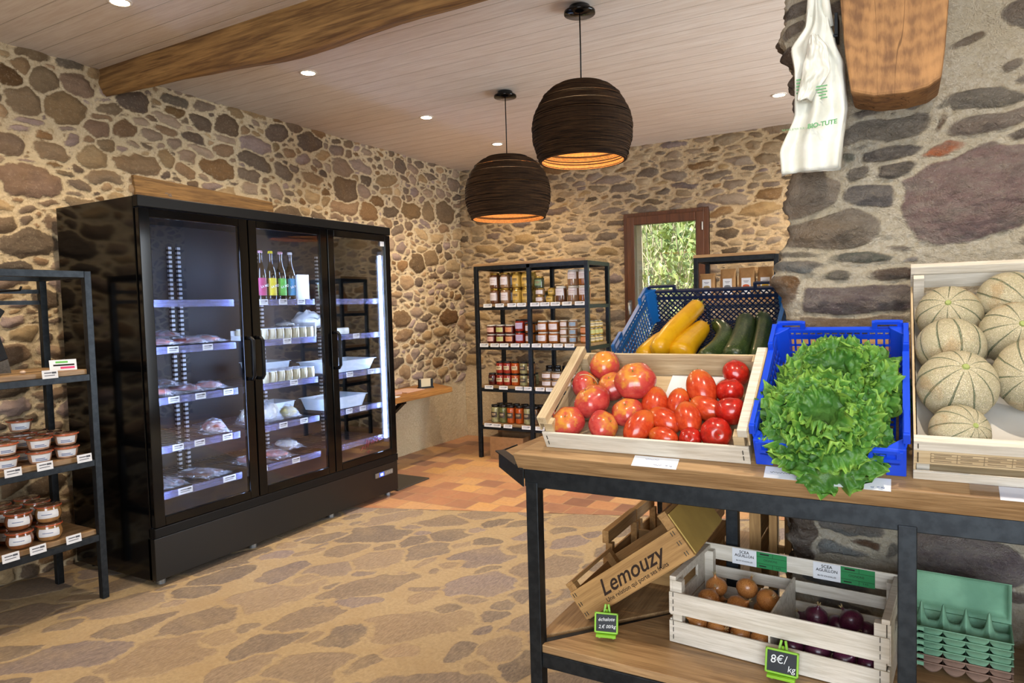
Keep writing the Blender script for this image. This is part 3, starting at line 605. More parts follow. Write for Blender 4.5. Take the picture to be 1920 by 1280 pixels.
for (a, b) in BAYS:
    for z in SH:
        sm = MB(); sm.bar((FX - .09, a + .045, z - .012), (FX - .09, b - .045, z - .012), .008, .008); sm.bar((FB + .06, a + .045, z - .012), (FB + .06, b - .045, z - .012), .008, .008)
        for q in range(17):
            y = a + .05 + (b - a - .1) * q / 16; sm.bar((FB + .06, y, z - .006), (FX - .09, y, z - .006), .004, .004)
        sh = wobj('shelf', sm, M_deck, fr)
        obj('price_rail', MB().box(FX - .088, FX - .084, a + .045, b - .045, z - .034, z + .004), M_rail, sh, label='clear plastic price rail')

# ------------------------------------------------------------------ steel and oak racks
def rack(name, label, x0, x1, y0, y1, top, levels, xs, p=.03, topboard=True, along='x', boards=.028, base=None):
    t = thing(name, label, 'shelf rack', T((x0 + x1) / 2, (y0 + y1) / 2, 0))
    for x in xs:
        for y in ((y0, y1) if isinstance(x, float) else x[1]):
            xx = x if isinstance(x, float) else x[0]
            wobj('post', MB().box(xx - p / 2, xx + p / 2, y - p / 2, y + p / 2, 0, top), M_metal, t, .002)
    e = p / 2
    bmat = M_oak_top if along == 'x' else M_oak_topy
    for z in levels:
        r = MB(); r.box(x0 + e, x1 - e, y0 - e + .002, y0 + e - .002, z - .055, z - boards + .004); r.box(x0 + e, x1 - e, y1 - e + .002, y1 + e - .002, z - .055, z - boards + .004)
        r.box(x0 - e + .002, x0 + e - .002, y0 + e, y1 - e, z - .055, z - boards + .004); r.box(x1 - e + .002, x1 + e - .002, y0 + e, y1 - e, z - .055, z - boards + .004)
        wobj('rail', r, M_metal, t, .0015)
        wobj('board', MB().box(x0 - .008 + e, x1 + .008 - e, y0 - .004 + e, y1 - e, z - boards + .004, z), bmat, t, .002)
    r = MB(); z = top
    r.box(x0 + e, x1 - e, y0 - e, y0 + e, z - p, z); r.box(x0 + e, x1 - e, y1 - e, y1 + e, z - p, z); r.box(x0 - e, x0 + e, y0 + e, y1 - e, z - p, z); r.box(x1 - e, x1 + e, y0 + e, y1 - e, z - p, z)
    wobj('top_frame', r, M_metal, t, .0015)
    if topboard: wobj('top_board', MB().box(x0 - e, x1 + e - .02, y0 - e - .002, y1 + e, top + .001, top + .024), bmat, t, .002)
    return t
JX0, JX1, JY0, JY1 = -3.345, -2.262, 5.315, 5.775
jar_rack = rack('jar_rack', 'wide black steel and oak rack filled with jars against the back stone wall', JX0, JX1, JY0, JY1, 1.74, [1.40, 1.045, .665, .32], [JX0, -2.805, JX1], .034)
coffee_rack = rack('coffee_rack', 'black steel and oak rack with kraft coffee bags beside the window', -1.40, -.80, 5.485, 5.87, 1.715, [1.37, 1.0, .62, .25], [-1.40, -.80], .034)
ter_rack = rack('terrine_rack', 'black steel rack holding terrine jars beside the black refrigerator', -3.81, -3.41, .75, 1.90, 1.60, [1.13, .715, .345], [-3.81, -3.41], .032, False, 'y')
hk = wobj('hook_rod', MB().tube([(-3.81, 1.55, 1.515), (-3.81, 1.70, 1.515), (-3.60, 1.70, 1.515), (-3.585, 1.70, 1.53)], .005, 8), M_black_m, ter_rack)
wobj('hook_rod', MB().tube([(-3.81, 1.50, 1.46), (-3.81, 1.56, 1.46), (-3.60, 1.56, 1.46), (-3.585, 1.56, 1.475)], .005, 8), M_black_m, ter_rack)
hb = wobj('hook_bar', MB().bar((-3.81, .76, 1.515), (-3.81, 1.89, 1.515), .012, .02).bar((-3.81, .76, 1.46), (-3.81, 1.89, 1.46), .012, .02), M_metal, ter_rack)

# wall desk past the cabinet, with brochures
dk = thing('wall_desk', 'narrow oak wall desk with slanted end past the black refrigerator', 'desk', T(-3.85, 4.6, .6))
wobj('desk_top', MB().prism([(-4.03, 4.06), (-3.6, 4.06), (-3.6, 5.25), (-4.03, 5.52)], .60, .645), wood('oak desk', '#7c5227', '#b07c3f', 1, .5), dk, .004)
for y in (4.18, 4.62):
    br = MB(); br.bar((-3.68, y, .585), (-4.02, y, .30), .03, .055, up=(0, 1, 0)); br.box(-4.03, -3.66, y - .02, y + .02, .572, .599); br.box(-4.035, -4.005, y - .02, y + .02, .25, .6)
    wobj('bracket', br, M_black_m, dk)
M_pink = plain('pale brochure', '#c9a596', .6)
for k, (x, y, a, w, l, z) in enumerate(((-3.72, 4.35, 6, .21, .34, .645), (-3.86, 4.55, -4, .21, .30, .645), (-3.84, 4.88, 3, .2, .28, .645))):
    o = obj('brochure', MB().box(-w / 2, w / 2, -l / 2, l / 2, 0, .006 + .016 * (k == 1)), [M_paper, M_pink, M_pink][k], None, 0, T(x, y, z) @ RZ(a))
    tag(o, ['white sheet lying at the front edge of wall desk', 'thick pink brochure stack lying on wall desk behind the white sheet', 'thin pink brochure on wall desk beside the card holder'][k], 'brochure', 'brochures on the wall desk')
ch_ = thing('card_holder', 'small black card holder with cream card on wall desk', 'card holder', T(-3.80, 5.11, .645) @ RZ(62))
hm = MB(); hm.box(-.07, .07, -.03, .03, 0, .012); hm.box(-.07, -.05, -.012, .012, .012, .085); hm.box(.05, .07, -.012, .012, .012, .085); obj('stand', hm, M_black_m, ch_)
obj('card', MB().box(-.062, .062, -.004, .004, .014, .088), plain('cream card', '#cdbfa0', .7), ch_, label='cream business card')
mt = obj('floor_mat', MB().box(-4.0, -3.31, 4.06, 4.46, 0, .012), plain('dark rubber', '#3d372f', .6, .1, 60), None, .003); tag(mt, 'dark rubber mat on the tiles past the refrigerator', 'mat')

# ------------------------------------------------------------------ L-shaped display table
tb = thing('display_table', 'long oak and steel display table holding vegetable crates in front of the pillar', 'table', T(0, 1.95, 0))
YF = 1.665
wobj('table_top', MB().prism([(-.90, 1.66), (-1.075, 1.83), (-1.075, 2.86), (-.39, 2.86), (-.39, 2.18), (1.0, 2.18), (1.0, 1.66)], .895, .930), M_oak_top, tb, .003)
TI = T(0, 1.62, .977) @ RX(32)
obj('sloping_board', MB().prism([(-.92, 0), (1.0, 0), (1.0, .566), (-.31, .566), (-.31, .37), (-.56, .36)], -.056, 0), M_oak_top, tb, .002, tb.matrix_basis.inverted() @ TI)
ca_ = MB(); ca_.bar((-.905, 1.652, .905), (-1.085, 1.828, .905), .004, .05); ca_.bar((-1.083, 1.826, .905), (-1.083, 1.94, .905), .004, .05); ca_.bar((-.90, 1.652, .931), (-1.083, 1.83, .931), .03, .004); ca_.cyl(.007, 0, .004, 10, 0, T(-.935, 1.676, .933))
wobj('corner_plate', ca_, M_metal, tb)
ap = MB(); ap.box(-.90, 1.0, YF - .016, YF + .016, .882, .930); ap.bar((-.885, YF, .878), (-.885, 2.83, .878), .032, .034); ap.bar((-.43, 2.83, .878), (-.43, 2.17, .878), .032, .034); ap.bar((-.43, 2.17, .878), (1.0, 2.17, .878), .032, .034); ap.bar((-.885, 2.83, .878), (-.43, 2.83, .878), .032, .034)
wobj('apron', ap, M_metal, tb, .002)
for x, y in ((-.878, YF), (.016, YF), (.9, YF), (-.45, 2.17), (-.878, 2.83), (-.43, 2.83), (.9, 2.17)):
    wobj('leg', MB().box(x - .018, x + .018, y - .018, y + .018, 0, .895), M_metal, tb, .002)
sr = MB(); sr.box(-.86, .88, YF - .014, YF + .014, .378, .418); sr.box(-.43, .88, 2.156, 2.184, .378, .418); sr.box(-.892, -.864, YF + .018, 2.81, .378, .418); sr.box(-.445, -.415, 2.19, 2.81, .378, .418); sr.bar((-.87, 1.68, .4215), (-.46, 2.15, .4215), .022, .036)
wobj('shelf_frame', sr, M_metal, tb, .002)
wobj('lower_shelf', MB().prism([(-.875, 1.655), (.93, 1.655), (.93, 2.19), (-.44, 2.19)], .418, .440), M_oak_top, tb, .002)
wobj('lower_shelf', MB().prism([(-.897, 1.69), (-.47, 2.18), (-.41, 2.2), (-.41, 2.86), (-.897, 2.86)], .418, .440), M_oak_topy, tb, .002)
for x in (-.35, .12, .75): wobj('board_strut', MB().bar((x, 2.07, .93), (x, 2.07, 1.205), .03, .03), M_oak_top, tb)
wobj('riser', MB().add([(-.86, 2.36, .931), (-.40, 2.36, .931), (-.40, 2.76, .931), (-.86, 2.76, .931), (-.86, 2.36, 1.085), (-.40, 2.36, 1.085), (-.40, 2.76, 1.306), (-.86, 2.76, 1.306)],
     [(3, 2, 1, 0), (4, 5, 6, 7), (0, 1, 5, 4), (1, 2, 6, 5), (2, 3, 7, 6), (3, 0, 4, 7)]), M_oak_top, tb)

# ------------------------------------------------------------------ pendant lamps and downlights
def shade_mat():
    t = NT('corrugated card shade'); v = t.co(); n = t.noise(t.map(v, (3, 3, 150)), 3, 3); f = t.noise(v, 160, 2)
    return t.set(color=t.mix(t.step(n, .35, .7), lin('#170d07'), lin('#45301d')), rough=.85, spec=.12), None
M_shade = shade_mat()[0]
M_shade_in = plain('card shade inside', '#8d5a22', .7, .3, 90)
M_bulb = emis('warm bulb', '#ffd9a0', 14)
def pendant(label, x, y, zc, z0, z1, R, cover):
    t = thing('pendant_lamp', label, 'lamp', T(x, y, zc), 'pendant lamps')
    obj('ceiling_cup', MB().lathe([(0, 0), (.05, 0), (.055, -.018), (.075, -.024), (.075, -.036), (.0, -.042)][::-1], 28), M_black, t)
    obj('cord', MB().tube([(0, 0, -.03), (.001, 0, (z1 - zc) * .5), (0, 0, z1 - zc - .01)], .0035, 8), M_black_m, t)
    n = 52; out = []
    TAB = [(0, .46), (.05, .60), (.14, .76), (.28, .89), (.42, .97), (.55, 1.), (.70, .99), (.85, .945), (1., .87)]
    def rad(u):
        k = next((i for i in range(len(TAB) - 1) if TAB[i + 1][0] >= u), len(TAB) - 2); q = (u - TAB[k][0]) / (TAB[k + 1][0] - TAB[k][0]); return R * (TAB[k][1] + (TAB[k + 1][1] - TAB[k][1]) * q)
    rs = random.Random(int(x * 100)); sm = MB(); gaps = {9, 10, 15, 21} if R < .27 else {7, 13, 24}
    for i in range(n):
        u = i / n; za = z1 - zc + (z0 - z1) * u; zb = z1 - zc + (z0 - z1) * (u + (.36 if i in gaps else .93) / n); r = rad(u + .5 / n) + rs.uniform(-.0045, .003)
        sm.lathe([(r - .012, zb), (r, zb), (r, za), (r - .012, za), (r - .012, zb)], 48, 0, None, False)
    sm.lathe([(.01, z1 - zc + .003), (rad(.01), z1 - zc + .001), (rad(.01), z1 - zc - .006), (.01, z1 - zc - .004), (.01, z1 - zc + .003)], 48, 0, None, False)
    o = obj('shade', sm, M_shade, t)
    inn = MB(); inn.lathe([(rad(k / 24) - .0135 - .0025 * (k % 2), z1 - zc + (z0 - z1) * k / 24 - (.006 if k == 0 else 0)) for k in range(25)], 48, 0, None, False)
    inn.f = [f for i, f in enumerate(inn.f) if (i % 24) not in ((4, 7) if R < .27 else (3, 6))]; inn.m = [0] * len(inn.f); inn.s = [False] * len(inn.f)
    obj('lining', inn, M_shade_in, t, label='golden inside of shade')
    b = MB(); b.cyl(.022, z1 - zc - .09, z1 - zc - .0, 16); obj('lamp_holder', b, M_black_m, t)
    b = MB(); b.lathe([(0.0, -.085), (.03, -.075), (.042, -.045), (.035, -.015), (.018, .012), (.014, .03)], 18, 0, T(0, 0, z1 - zc - .115)); obj('bulb', b, M_bulb, t)
    lamp('pendant_light', 'POINT', (x, y, z1 - .23), cover, (1, .72, .42), shadow_soft_size=.04)
    return t
pendant('black ribbed card pendant lamp, nearer of the two, hanging higher in view', -1.343, 3.135, 2.806, 2.07, 2.432, .243, 7)
pendant('black ribbed card pendant lamp, farther of the two, hanging over the jar rack side', -2.298, 4.08, 2.806, 1.965, 2.371, .288, 7)
WARM = (1, .80, .56)
M_spot = emis('downlight lens', '#ffe2b8', 40); M_ring = plain('white ring', '#d8cfc2', .5)
for i, (x, y, lb) in enumerate(((-3.1, 1.95, 'recessed ceiling downlight at the camera side of the beam'), (-3.1, 3.1, 'recessed ceiling downlight just past the oak ceiling beam'), (-3.1, 4.29, 'recessed ceiling downlight midway between beam and back wall'), (-3.1, 5.34, 'recessed ceiling downlight beside the farther pendant lamp, close to back wall'), (-.74, 5.24, 'recessed ceiling downlight beside the hanging white bag'))):
    if lb is None: continue
    t = thing('ceiling_downlight', lb, 'ceiling light', T(x, y, 2.812), 'recessed ceiling downlights')
    obj('ring', MB().lathe([(.040, -.001), (.040, -.006), (.052, -.005), (.054, .0)], 28), M_ring, t)
    obj('lens', MB().lathe([(0, -.004), (.040, -.004)], 24), M_spot, t)
    lamp('downlight_beam', 'SPOT', (x, y, 2.79), 74, WARM, target=(x, y, 0), spot_size=math.radians(150), spot_blend=.9, shadow_soft_size=.03)
for x, y, e, lb in ((.45, 1.05, 72, 'added unseen ceiling downlight in front of the pillar wall'), (-.75, 1.05, 40, 'added unseen ceiling downlight above the end of display table'), (-3.1, .6, 60, 'recessed ceiling downlight in the shop front corner')):  # out-of-view front-room downlights; those by the pillar are added to brighten its wall
    t = thing('ceiling_downlight', lb, 'ceiling light', T(x, y, 2.812), 'recessed ceiling downlights')
    obj('ring', MB().lathe([(.040, -.001), (.040, -.006), (.052, -.005), (.054, .0)], 28), M_ring, t); obj('lens', MB().lathe([(0, -.004), (.040, -.004)], 24), M_spot, t)
    lamp('downlight_beam', 'SPOT', (x, y, 2.79), e, (1, .86, .68), target=(x, y, 0), spot_size=math.radians(155), spot_blend=.9, shadow_soft_size=.03)
# ------------------------------------------------------------------ crates on the display table
M_pine = wood('pale poplar', '#a88f6b', '#cdb894', 0, .7, 1.3, blot=.25)
M_pinew = wood('whitened poplar', '#b9b0a0', '#ddd6ca', 0, .7, 1.3, blot=.3)
M_piney = wood('pale poplar along', '#a58d6a', '#d2bf9d', 1, .7, 1.3, blot=.25)
M_brownwood = wood('weathered poplar', '#8f6a3d', '#b88f58', 0, .7, 1.2, blot=.4)
M_browny = wood('weathered poplar along', '#8a6538', '#b58c56', 1, .7, 1.2, blot=.4)
M_staple = plain('crate staple', '#4d4a45', .5, metal=.6)
def staples(parent, pts, ax='y', L=.012):
    b = MB()
    for (x, y, z, v) in pts:
        d = (0, 0, L) if v else (L, 0, 0); b.bar((x, y, z), (x + d[0], y + d[1], z + d[2]), .0018, .0018)
    obj('staple', b, M_staple, parent)
TC = T(-.83, 1.655, .9995) @ RX(32)
cr = thing('fruit_crate', 'pale wooden crate of red tomatoes tilted on the sloping board', 'crate', TC)
W_, L_, H_ = .53, .323, .10
for k in range(3): obj('bottom_slat', MB().box(.004, W_ - .004, .006 + k * .106, .1 + k * .106, 0, .004), M_pine, cr)
obj('front_board', MB().box(0, W_, -.005, .001, 0, .052), M_pinew, cr, .001); obj('back_board', MB().box(0, W_, L_ - .006, L_, 0, .076), M_pine, cr, .001)
for sx in (0, 1):
    x = lambda v: v if not sx else W_ - v
    obj('end_board', MB().box(min(x(.002), x(.008)), max(x(.002), x(.008)), .002, L_ - .006, .001, .046), M_piney, cr, .001)
    obj('end_rail', MB().box(min(x(0), x(.022)), max(x(0), x(.022)), 0, L_ - .001, .078, .1), [M_piney, M_pinew][sx], cr, .001)
    obj('end_rail_face', MB().box(min(x(-.004), x(.0)), max(x(-.004), x(.0)), 0, L_ - .001, .055, .1), M_piney, cr, .001)
    for y0 in (.002, L_ - .034): obj('corner_post', MB().box(min(x(.009), x(.034)), max(x(.009), x(.034)), y0, y0 + .026, .004, .078), M_pine, cr, .001)
staples(cr, [(x, -.0058, z, 1) for x in (.012, W_ - .014) for z in (.012, .03)])
obj('paper_liner', MB().box(.27, .46, .2, L_ - .008, .0042, .0052), M_paper, cr, label='white paper liner')

def tomato_mesh(name, lobes, amp, flat, point, mats, seed):
    rs = random.Random(seed); ph = [rs.uniform(0, 6.28) for _ in range(4)]
    def f(u, v):
        th = v * PI; a = u * 2 * PI; s = math.sin(th)
        r = 1 + amp * s ** .6 * math.cos(lobes * a + ph[0]) * (.6 + .4 * math.cos(th)) + amp * .6 * s * math.cos(2 * a + ph[1])
        z = math.cos(th) * flat
        if th < .45: z -= (.45 - th) ** 1.5 * .55 * (1 if flat < 1.05 else .35)
        if th > 2.4: z -= (th - 2.4) * point
        return (r * s * math.cos(a), r * s * math.sin(a), z)
    return mesh(name, MB().surf(f, 40, 26, 0, None, True), mats)
def tomato_mat(name, base, deep, shoulder, amount):
    t = NT(name); v = t.co(); sp = t.t.nodes.new('ShaderNodeSeparateXYZ'); t.put(sp.inputs[0], v)
    n = t.noise(v, 2.6, 4); n2 = t.noise(v, 14, 3)
    c = t.mix(t.step(n, .35, .65), lin(base), lin(deep))
    if amount:
        f = t.step(t.math('ADD', sp.outputs[2], t.math('MULTIPLY', t.math('SUBTRACT', n, .5), 1.5)), .38, .95)
        c = t.mix(t.math('MULTIPLY', f, amount), c, lin(shoulder)); 
        c = t.mix(t.math('MULTIPLY', t.step(n2, .6, .75), .25), c, lin('#d9895a'))
    return t.set(color=c, rough=.22, spec=.5, coat=.25, sss=.06)
M_pinkt = tomato_mat('pink tomato skin', '#b8463e', '#a52f30', '#cf9a38', .72)
M_romat = tomato_mat('long tomato skin', '#bb4420', '#a83014', '#c4702a', .5)
M_redt = tomato_mat('round tomato skin', '#b32015', '#951410', '#8a2a14', .3)
M_green_stem = plain('green stem', '#5f6f2c', .7)
def calyx(parent, z, s, n=5):
    b = MB()
    for k in range(n):
        a = 2 * PI * k / n; b.tube([(0, 0, z), (.3 * s * math.cos(a), .3 * s * math.sin(a), z + .05), (.62 * s * math.cos(a), .62 * s * math.sin(a), z + .12)], [.06 * s, .06 * s, .015], 6)
    b.tube([(0, 0, z - .05), (0, 0, z + .16)], .05 * s, 6); obj('calyx', b, M_green_stem, parent)
def tproto(mesh_, cal):
    o = bpy.data.objects.new('tomato', mesh_); COL.objects.link(o)
    if cal is not None: calyx(o, cal, .55)
    return o
PROT = dict(h=tproto(tomato_mesh('pink_tomato', 6, .05, .82, .10, M_pinkt, 1), .6), g=tproto(tomato_mesh('heart_tomato', 5, .04, .95, .38, M_pinkt, 5), None),
            r=tproto(tomato_mesh('long_tomato', 4, .02, 1.5, .0, M_romat, 2), 1.35), d=tproto(tomato_mesh('round_tomato', 7, .025, .88, .03, M_redt, 3), .64))
TOM = [('h', .062, .052, .048, .045, 20, 10, 'pink tomato with broad yellow shoulder, in the front corner of the crate'), ('h', .098, .112, .058, .052, -28, 60, 'large pink ribbed tomato with orange shoulder behind the front corner one'),
 ('h', .187, .175, .060, .055, 8, 20, 'largest pink tomato with orange top, in the middle of the pink ones'), ('h', .128, .205, .045, .045, -10, 100, 'dark pink tomato half hidden behind the largest one'),
 ('h', .062, .202, .048, .043, 70, 100, 'dark red tomato with pale scar line beside the crate end'), ('g', .101, .276, .062, .044, 12, 40, 'shiny heart shaped pink tomato on top, against the back board'),
 ('h', .168, .048, .036, .042, 55, 95, 'flattened coral tomato at the front board with stem scar'), ('h', .197, .100, .044, .042, 5, 0, 'pink tomato with greenish yellow top beside the first long tomatoes'),
 ('r', .250, .052, .044, .034, -72, -25, 'orange red long tomato at the front board, beside the pink ones'), ('r', .312, .082, .038, .032, -80, 62, 'orange long tomato lying across behind the front one'),
 ('r', .262, .150, .046, .035, -66, 6, 'long red tomato with dry sepals standing in the second line'), ('r', .322, .152, .042, .028, -62, -4, 'narrow long red tomato with upright dry sepals'),
 ('r', .374, .098, .044, .032, -70, 22, 'long orange tomato leaning beside the round red ones'), ('r', .385, .200, .050, .038, -58, 24, 'biggest long tomato leaning on the back paper'),
 ('r', .318, .036, .026, .026, -85, 78, 'small orange long tomato half hidden behind the front board'), ('d', .385, .034, .026, .028, 40, 0, 'small red tomato low behind the front board'),
 ('d', .445, .050, .040, .038, 60, 30, 'shiny round red tomato in the front corner near the lettuce'), ('r', .412, .130, .040, .032, -80, 70, 'dull red long tomato under the round one with brown stem scar'),
 ('d', .455, .126, .047, .040, -38, 0, 'round red tomato with brown star shaped stem scar'), ('d', .448, .206, .045, .037, 30, 200, 'round red tomato leaning on the crate end, second from the top'),
 ('d', .455, .280, .046, .036, 40, 90, 'round red tomato at the top corner of the crate')]
_rl = relax([(x, y, z, r * (1.02 if k == 'r' else .97), r * (1.0 if k == 'r' else .9)) for k, x, y, z, r, *_ in TOM], (.012, .004, .006), (W_ - .012, L_ - .008, 1))
first = set()
for i, (k, x, y, z, r, tilt, az, lb) in enumerate(TOM):
    x, y, z = _rl[i][:3]
    M = TC @ T(x, y, z) @ RZ(az) @ RX(tilt) @ Matrix.Scale(r, 4)
    if k not in first: o = PROT[k]; first.add(k); o.matrix_basis = M; tag(o, lb, 'tomato', 'tomatoes in the wooden crate')
    else: o = dup(PROT[k], M, lb)
    if i == 4: obj('scar', MB().tube([(.12 * math.sin(q * .5), math.sin(q * .28 - .6) * .99, math.cos(q * .28 - .6) * .84) for q in range(8)], .03, 6), plain('pale scar', '#b9a680', .8), o)

# ---- blue plastic crates
M_blue = plain('blue plastic', '#1244cf', .38); M_blue2 = plain('mid blue plastic', '#1560a8', .38); M_navy = plain('navy plastic', '#14213f', .4)
def lattice(b, o, u, v, nu, nv, w, diag=False):
    """bars of width w over the parallelogram o + s*u + t*v"""
    o, u, v = Vector(o), Vector(u), Vector(v); up = u.cross(v).normalized()
    if not diag:
        for i in range(nu + 1): b.bar(o + u * (i / nu), o + u * (i / nu) + v, w, w * .8, 0, up)
        for j in range(nv + 1): b.bar(o + v * (j / nv), o + v * (j / nv) + u, w, w * .8, 0, up)
    else:
        lu, lv = u.length, v.length; s = lu / nu
        k = -int(lv / s) - 1
        for i in range(k, nu + 1):
            for sg in (1, -1):
                a = i * s if sg == 1 else lu - i * s; t0 = 0; p0 = a; p1 = a + sg * lv; q0, q1 = 0., 1.
                if sg == 1:
                    if p0 < 0: q0 = -p0 / lv
                    if p1 > lu: q1 = (lu - p0) / lv
                else:
                    if p0 > lu: q0 = (p0 - lu) / lv
                    if p1 < 0: q1 = p0 / lv
                if q1 - q0 < .03: continue
                f = lambda q: o + u * ((p0 + (p1 - p0) * q) / lu) + v * q
                b.bar(f(q0), f(q1), w, w * .8, 0, up)
        b.bar(o, o + u, w, w, 0, up); b.bar(o + v, o + u + v, w, w, 0, up)
    return b
def plastic_crate(name, label, M, W, L, H, mats, front=.5, diag=False):
    t = thing(name, label, 'crate', M); mr, mb_ = mats
    obj('base', lattice(MB(), (.01, .01, .004), (W - .02, 0, 0), (0, L - .02, 0), 22 if diag else 18, 14 if diag else 22, .0045, diag), mb_, t)
    def side(nm, o, u, h, d, mat, n, fl=.012):
        uu = Vector(u); nrm = Vector((0, 0, 1)); out = Vector((u[1], -u[0], 0)).normalized() * fl
        b = lattice(MB(), o, u, out + nrm * h, n, max(2, int(h / .018)), .005, d)
        e = Vector(o) + out + nrm * h
        b.bar(e, e + uu, .014, .009); b.bar(Vector(o) + out * .75 + nrm * h * .78, Vector(o) + out * .75 + nrm * h * .78 + uu, .006, .012)
        for s in (0, 1):
            p = e + uu * (s * .80); q = uu * .20
            b.bar(p + nrm * .022, p + q + nrm * .022, .01, .008); b.bar(p, p + nrm * .024, .012, .012); b.bar(p + q, p + q + nrm * .024, .012, .012)
        obj(nm, b, mat, t)
    side('side_wall', (W, L, 0), (-W, 0, 0), H, diag, mb_, 24 if diag else 16)
    side('side_wall', (0, 0, 0), (W, 0, 0), H * front, False, mr, 14)
    side('side_wall', (0, L, 0), (0, -L, 0), H, False, mr, 18); side('side_wall', (W, 0, 0), (0, L, 0), H, False, mr, 18)
    for (x, y) in ((0, 0), (W, 0), (0, L), (W, L)):
        sx, sy = (1 if x == 0 else -1), (1 if y == 0 else -1); h = H if y > 0 else H * (.4 + front * .6)
        b = MB(); b.prism([(x - sx * .012, y - sy * .012), (x + sx * .026, y - sy * .012), (x + sx * .02, y + sy * .0), (x, y + sy * .02), (x - sx * .012, y + sy * .026)][::(1 if sx * sy > 0 else -1)], 0, h + .012)
        obj('corner_post', b, mr, t, .002)
    return t
TL = T(-.276, 1.657, 1.0055) @ RX(32)
plastic_crate('plastic_crate', 'bright blue plastic crate of curly lettuce between tomato and melon crates', TL, .278, .395, .088, (M_blue, M_blue), .55)
TZ = T(-.869, 2.368, 1.0935) @ RX(29)
zc_ = plastic_crate('plastic_crate', 'dark blue plastic crate with diamond mesh holding courgettes behind the tomatoes', TZ, .505, .42, .135, (M_blue2, M_navy), .55, True)
rg = MB(); rg.lathe([(.024, 0), (.028, 0), (.028, .003), (.024, .003), (.024, 0)], 28); rg.lathe([(0, 0), (.023, 0), (.023, .0015), (0, .0015)], 28); 
obj('round_badge', rg, M_navy, zc_, 0, T(.15, .424, .07) @ RX(90))
tg = thing('round_tag', 'small round white price tag clipped to the top of the dark blue crate', 'tag', TZ @ T(.487, .40, .150) @ RX(61))
obj('disc', MB().cyl(.023, -.0015, .0015, 24, 0, T(0, .028, 0)), M_paper, tg); obj('clip', MB().box(-.004, .004, -.012, .008, -.003, .003), M_black_m, tg)
obj('handwriting', MB().tube([(-.012 + q * .004, .030 + .003 * math.sin(q * 2.1), .002) for q in range(7)], .0007, 5).tube([(-.008 + q * .004, .02 + .002 * math.sin(q * 2.6), .002) for q in range(5)], .0006, 5), M_ink, tg)

# ---- courgettes
def courg_mat(name, a, b, speck):
    t = NT(name); v = t.co(); n = t.noise(v, 22, 3); n2 = t.noise(t.map(v, (60, 60, 60)), 4, 2)
    c = t.mix(t.step(n, .35, .65), lin(a), lin(b))
    if speck: c = t.mix(t.math('MULTIPLY', t.step(n2, .58, .66), .45), c, lin('#7d8a55'))
    return t.set(color=c, rough=.34, spec=.5, coat=.15)
M_yc = courg_mat('yellow courgette skin', '#d39a08', '#e0ab14', 0); M_gc = courg_mat('green courgette skin', '#22351a', '#35481f', 1)
M_gst = plain('courgette stem', '#7d8b3a', .7); M_gst2 = plain('dark courgette stem', '#46562a', .7)
def spline(P, n):
    out = []
    for i in range(n + 1):
        s = i / n * (len(P) - 1); k = min(int(s), len(P) - 2); f = s - k
        p0, p1, p2, p3 = (Vector(P[max(k - 1, 0)]), Vector(P[k]), Vector(P[k + 1]), Vector(P[min(k + 2, len(P) - 1)]))
        out.append(.5 * ((2 * p1) + (p2 - p0) * f + (2 * p0 - 5 * p1 + 4 * p2 - p3) * f * f + (3 * p1 - p0 - 3 * p2 + p3) * f ** 3))
    return out
def courgette(label, pts, r0, r1, m, ms):
    n = 26; P = spline(pts, n); rr = []
    for i in range(n + 1):
        u = i / n; r = r0 + (r1 - r0) * u
        r *= min(1, math.sqrt(max(.0004, 1 - max(0, (.14 - u) / .14) ** 2))); r *= 1 - .18 * max(0, (u - .93) / .07); rr.append(r)
    t = thing('courgette', label, 'courgette', TZ @ T(*pts[0])); o = Vector(pts[0])
    obj('body', MB().tube([p - o for p in P], rr, 20), m, t)
    d = (P[-1] - P[-3]).normalized(); e = P[-1] - o; b = MB(); rs = random.Random(len(label))
    b.tube([e - d * .004, e + d * .006, e + d * .014], [rr[-1] * .95, rr[-1] * .8, rr[-1] * .55], 10)
    for k in range(7):
        q = Vector((rs.uniform(-1, 1), rs.uniform(-1, 1), rs.uniform(-1, 1))).cross(d).normalized() * rr[-1] * .55
        b.tube([e + q, e + q * 1.3 + d * .012, e + q * 1.5 + d * .02], [.006, .004, .001], 5)
    obj('stem', b, ms, t)
courgette('yellow courgette lying lowest, beside the crate end', [(.052, .06, .054), (.09, .19, .052), (.145, .29, .042), (.172, .335, .040)], .041, .022, M_yc, M_gst)
courgette('long yellow courgette with green stem end on top of the others', [(.118, .055, .088), (.145, .18, .10), (.178, .30, .10), (.198, .375, .098)], .038, .031, M_yc, M_gst)
courgette('short pear shaped yellow courgette beside the first green one', [(.190, .07, .060), (.198, .16, .060), (.216, .25, .052), (.226, .30, .048)], .052, .03, M_yc, M_yc)
courgette('curved green courgette next to the yellow ones', [(.276, .06, .050), (.312, .15, .050), (.316, .25, .048), (.276, .322, .046)], .041, .025, M_gc, M_gst2)
courgette('straight green courgette between the curved and the hidden one', [(.376, .06, .056), (.384, .17, .056), (.382, .28, .052), (.374, .345, .050)], .046, .033, M_gc, M_gst2)
courgette('dark green courgette with brown streak at the crate end', [(.455, .07, .048), (.452, .2, .050), (.446, .3, .052), (.432, .36, .052)], .034, .027, M_gc, M_gst2)

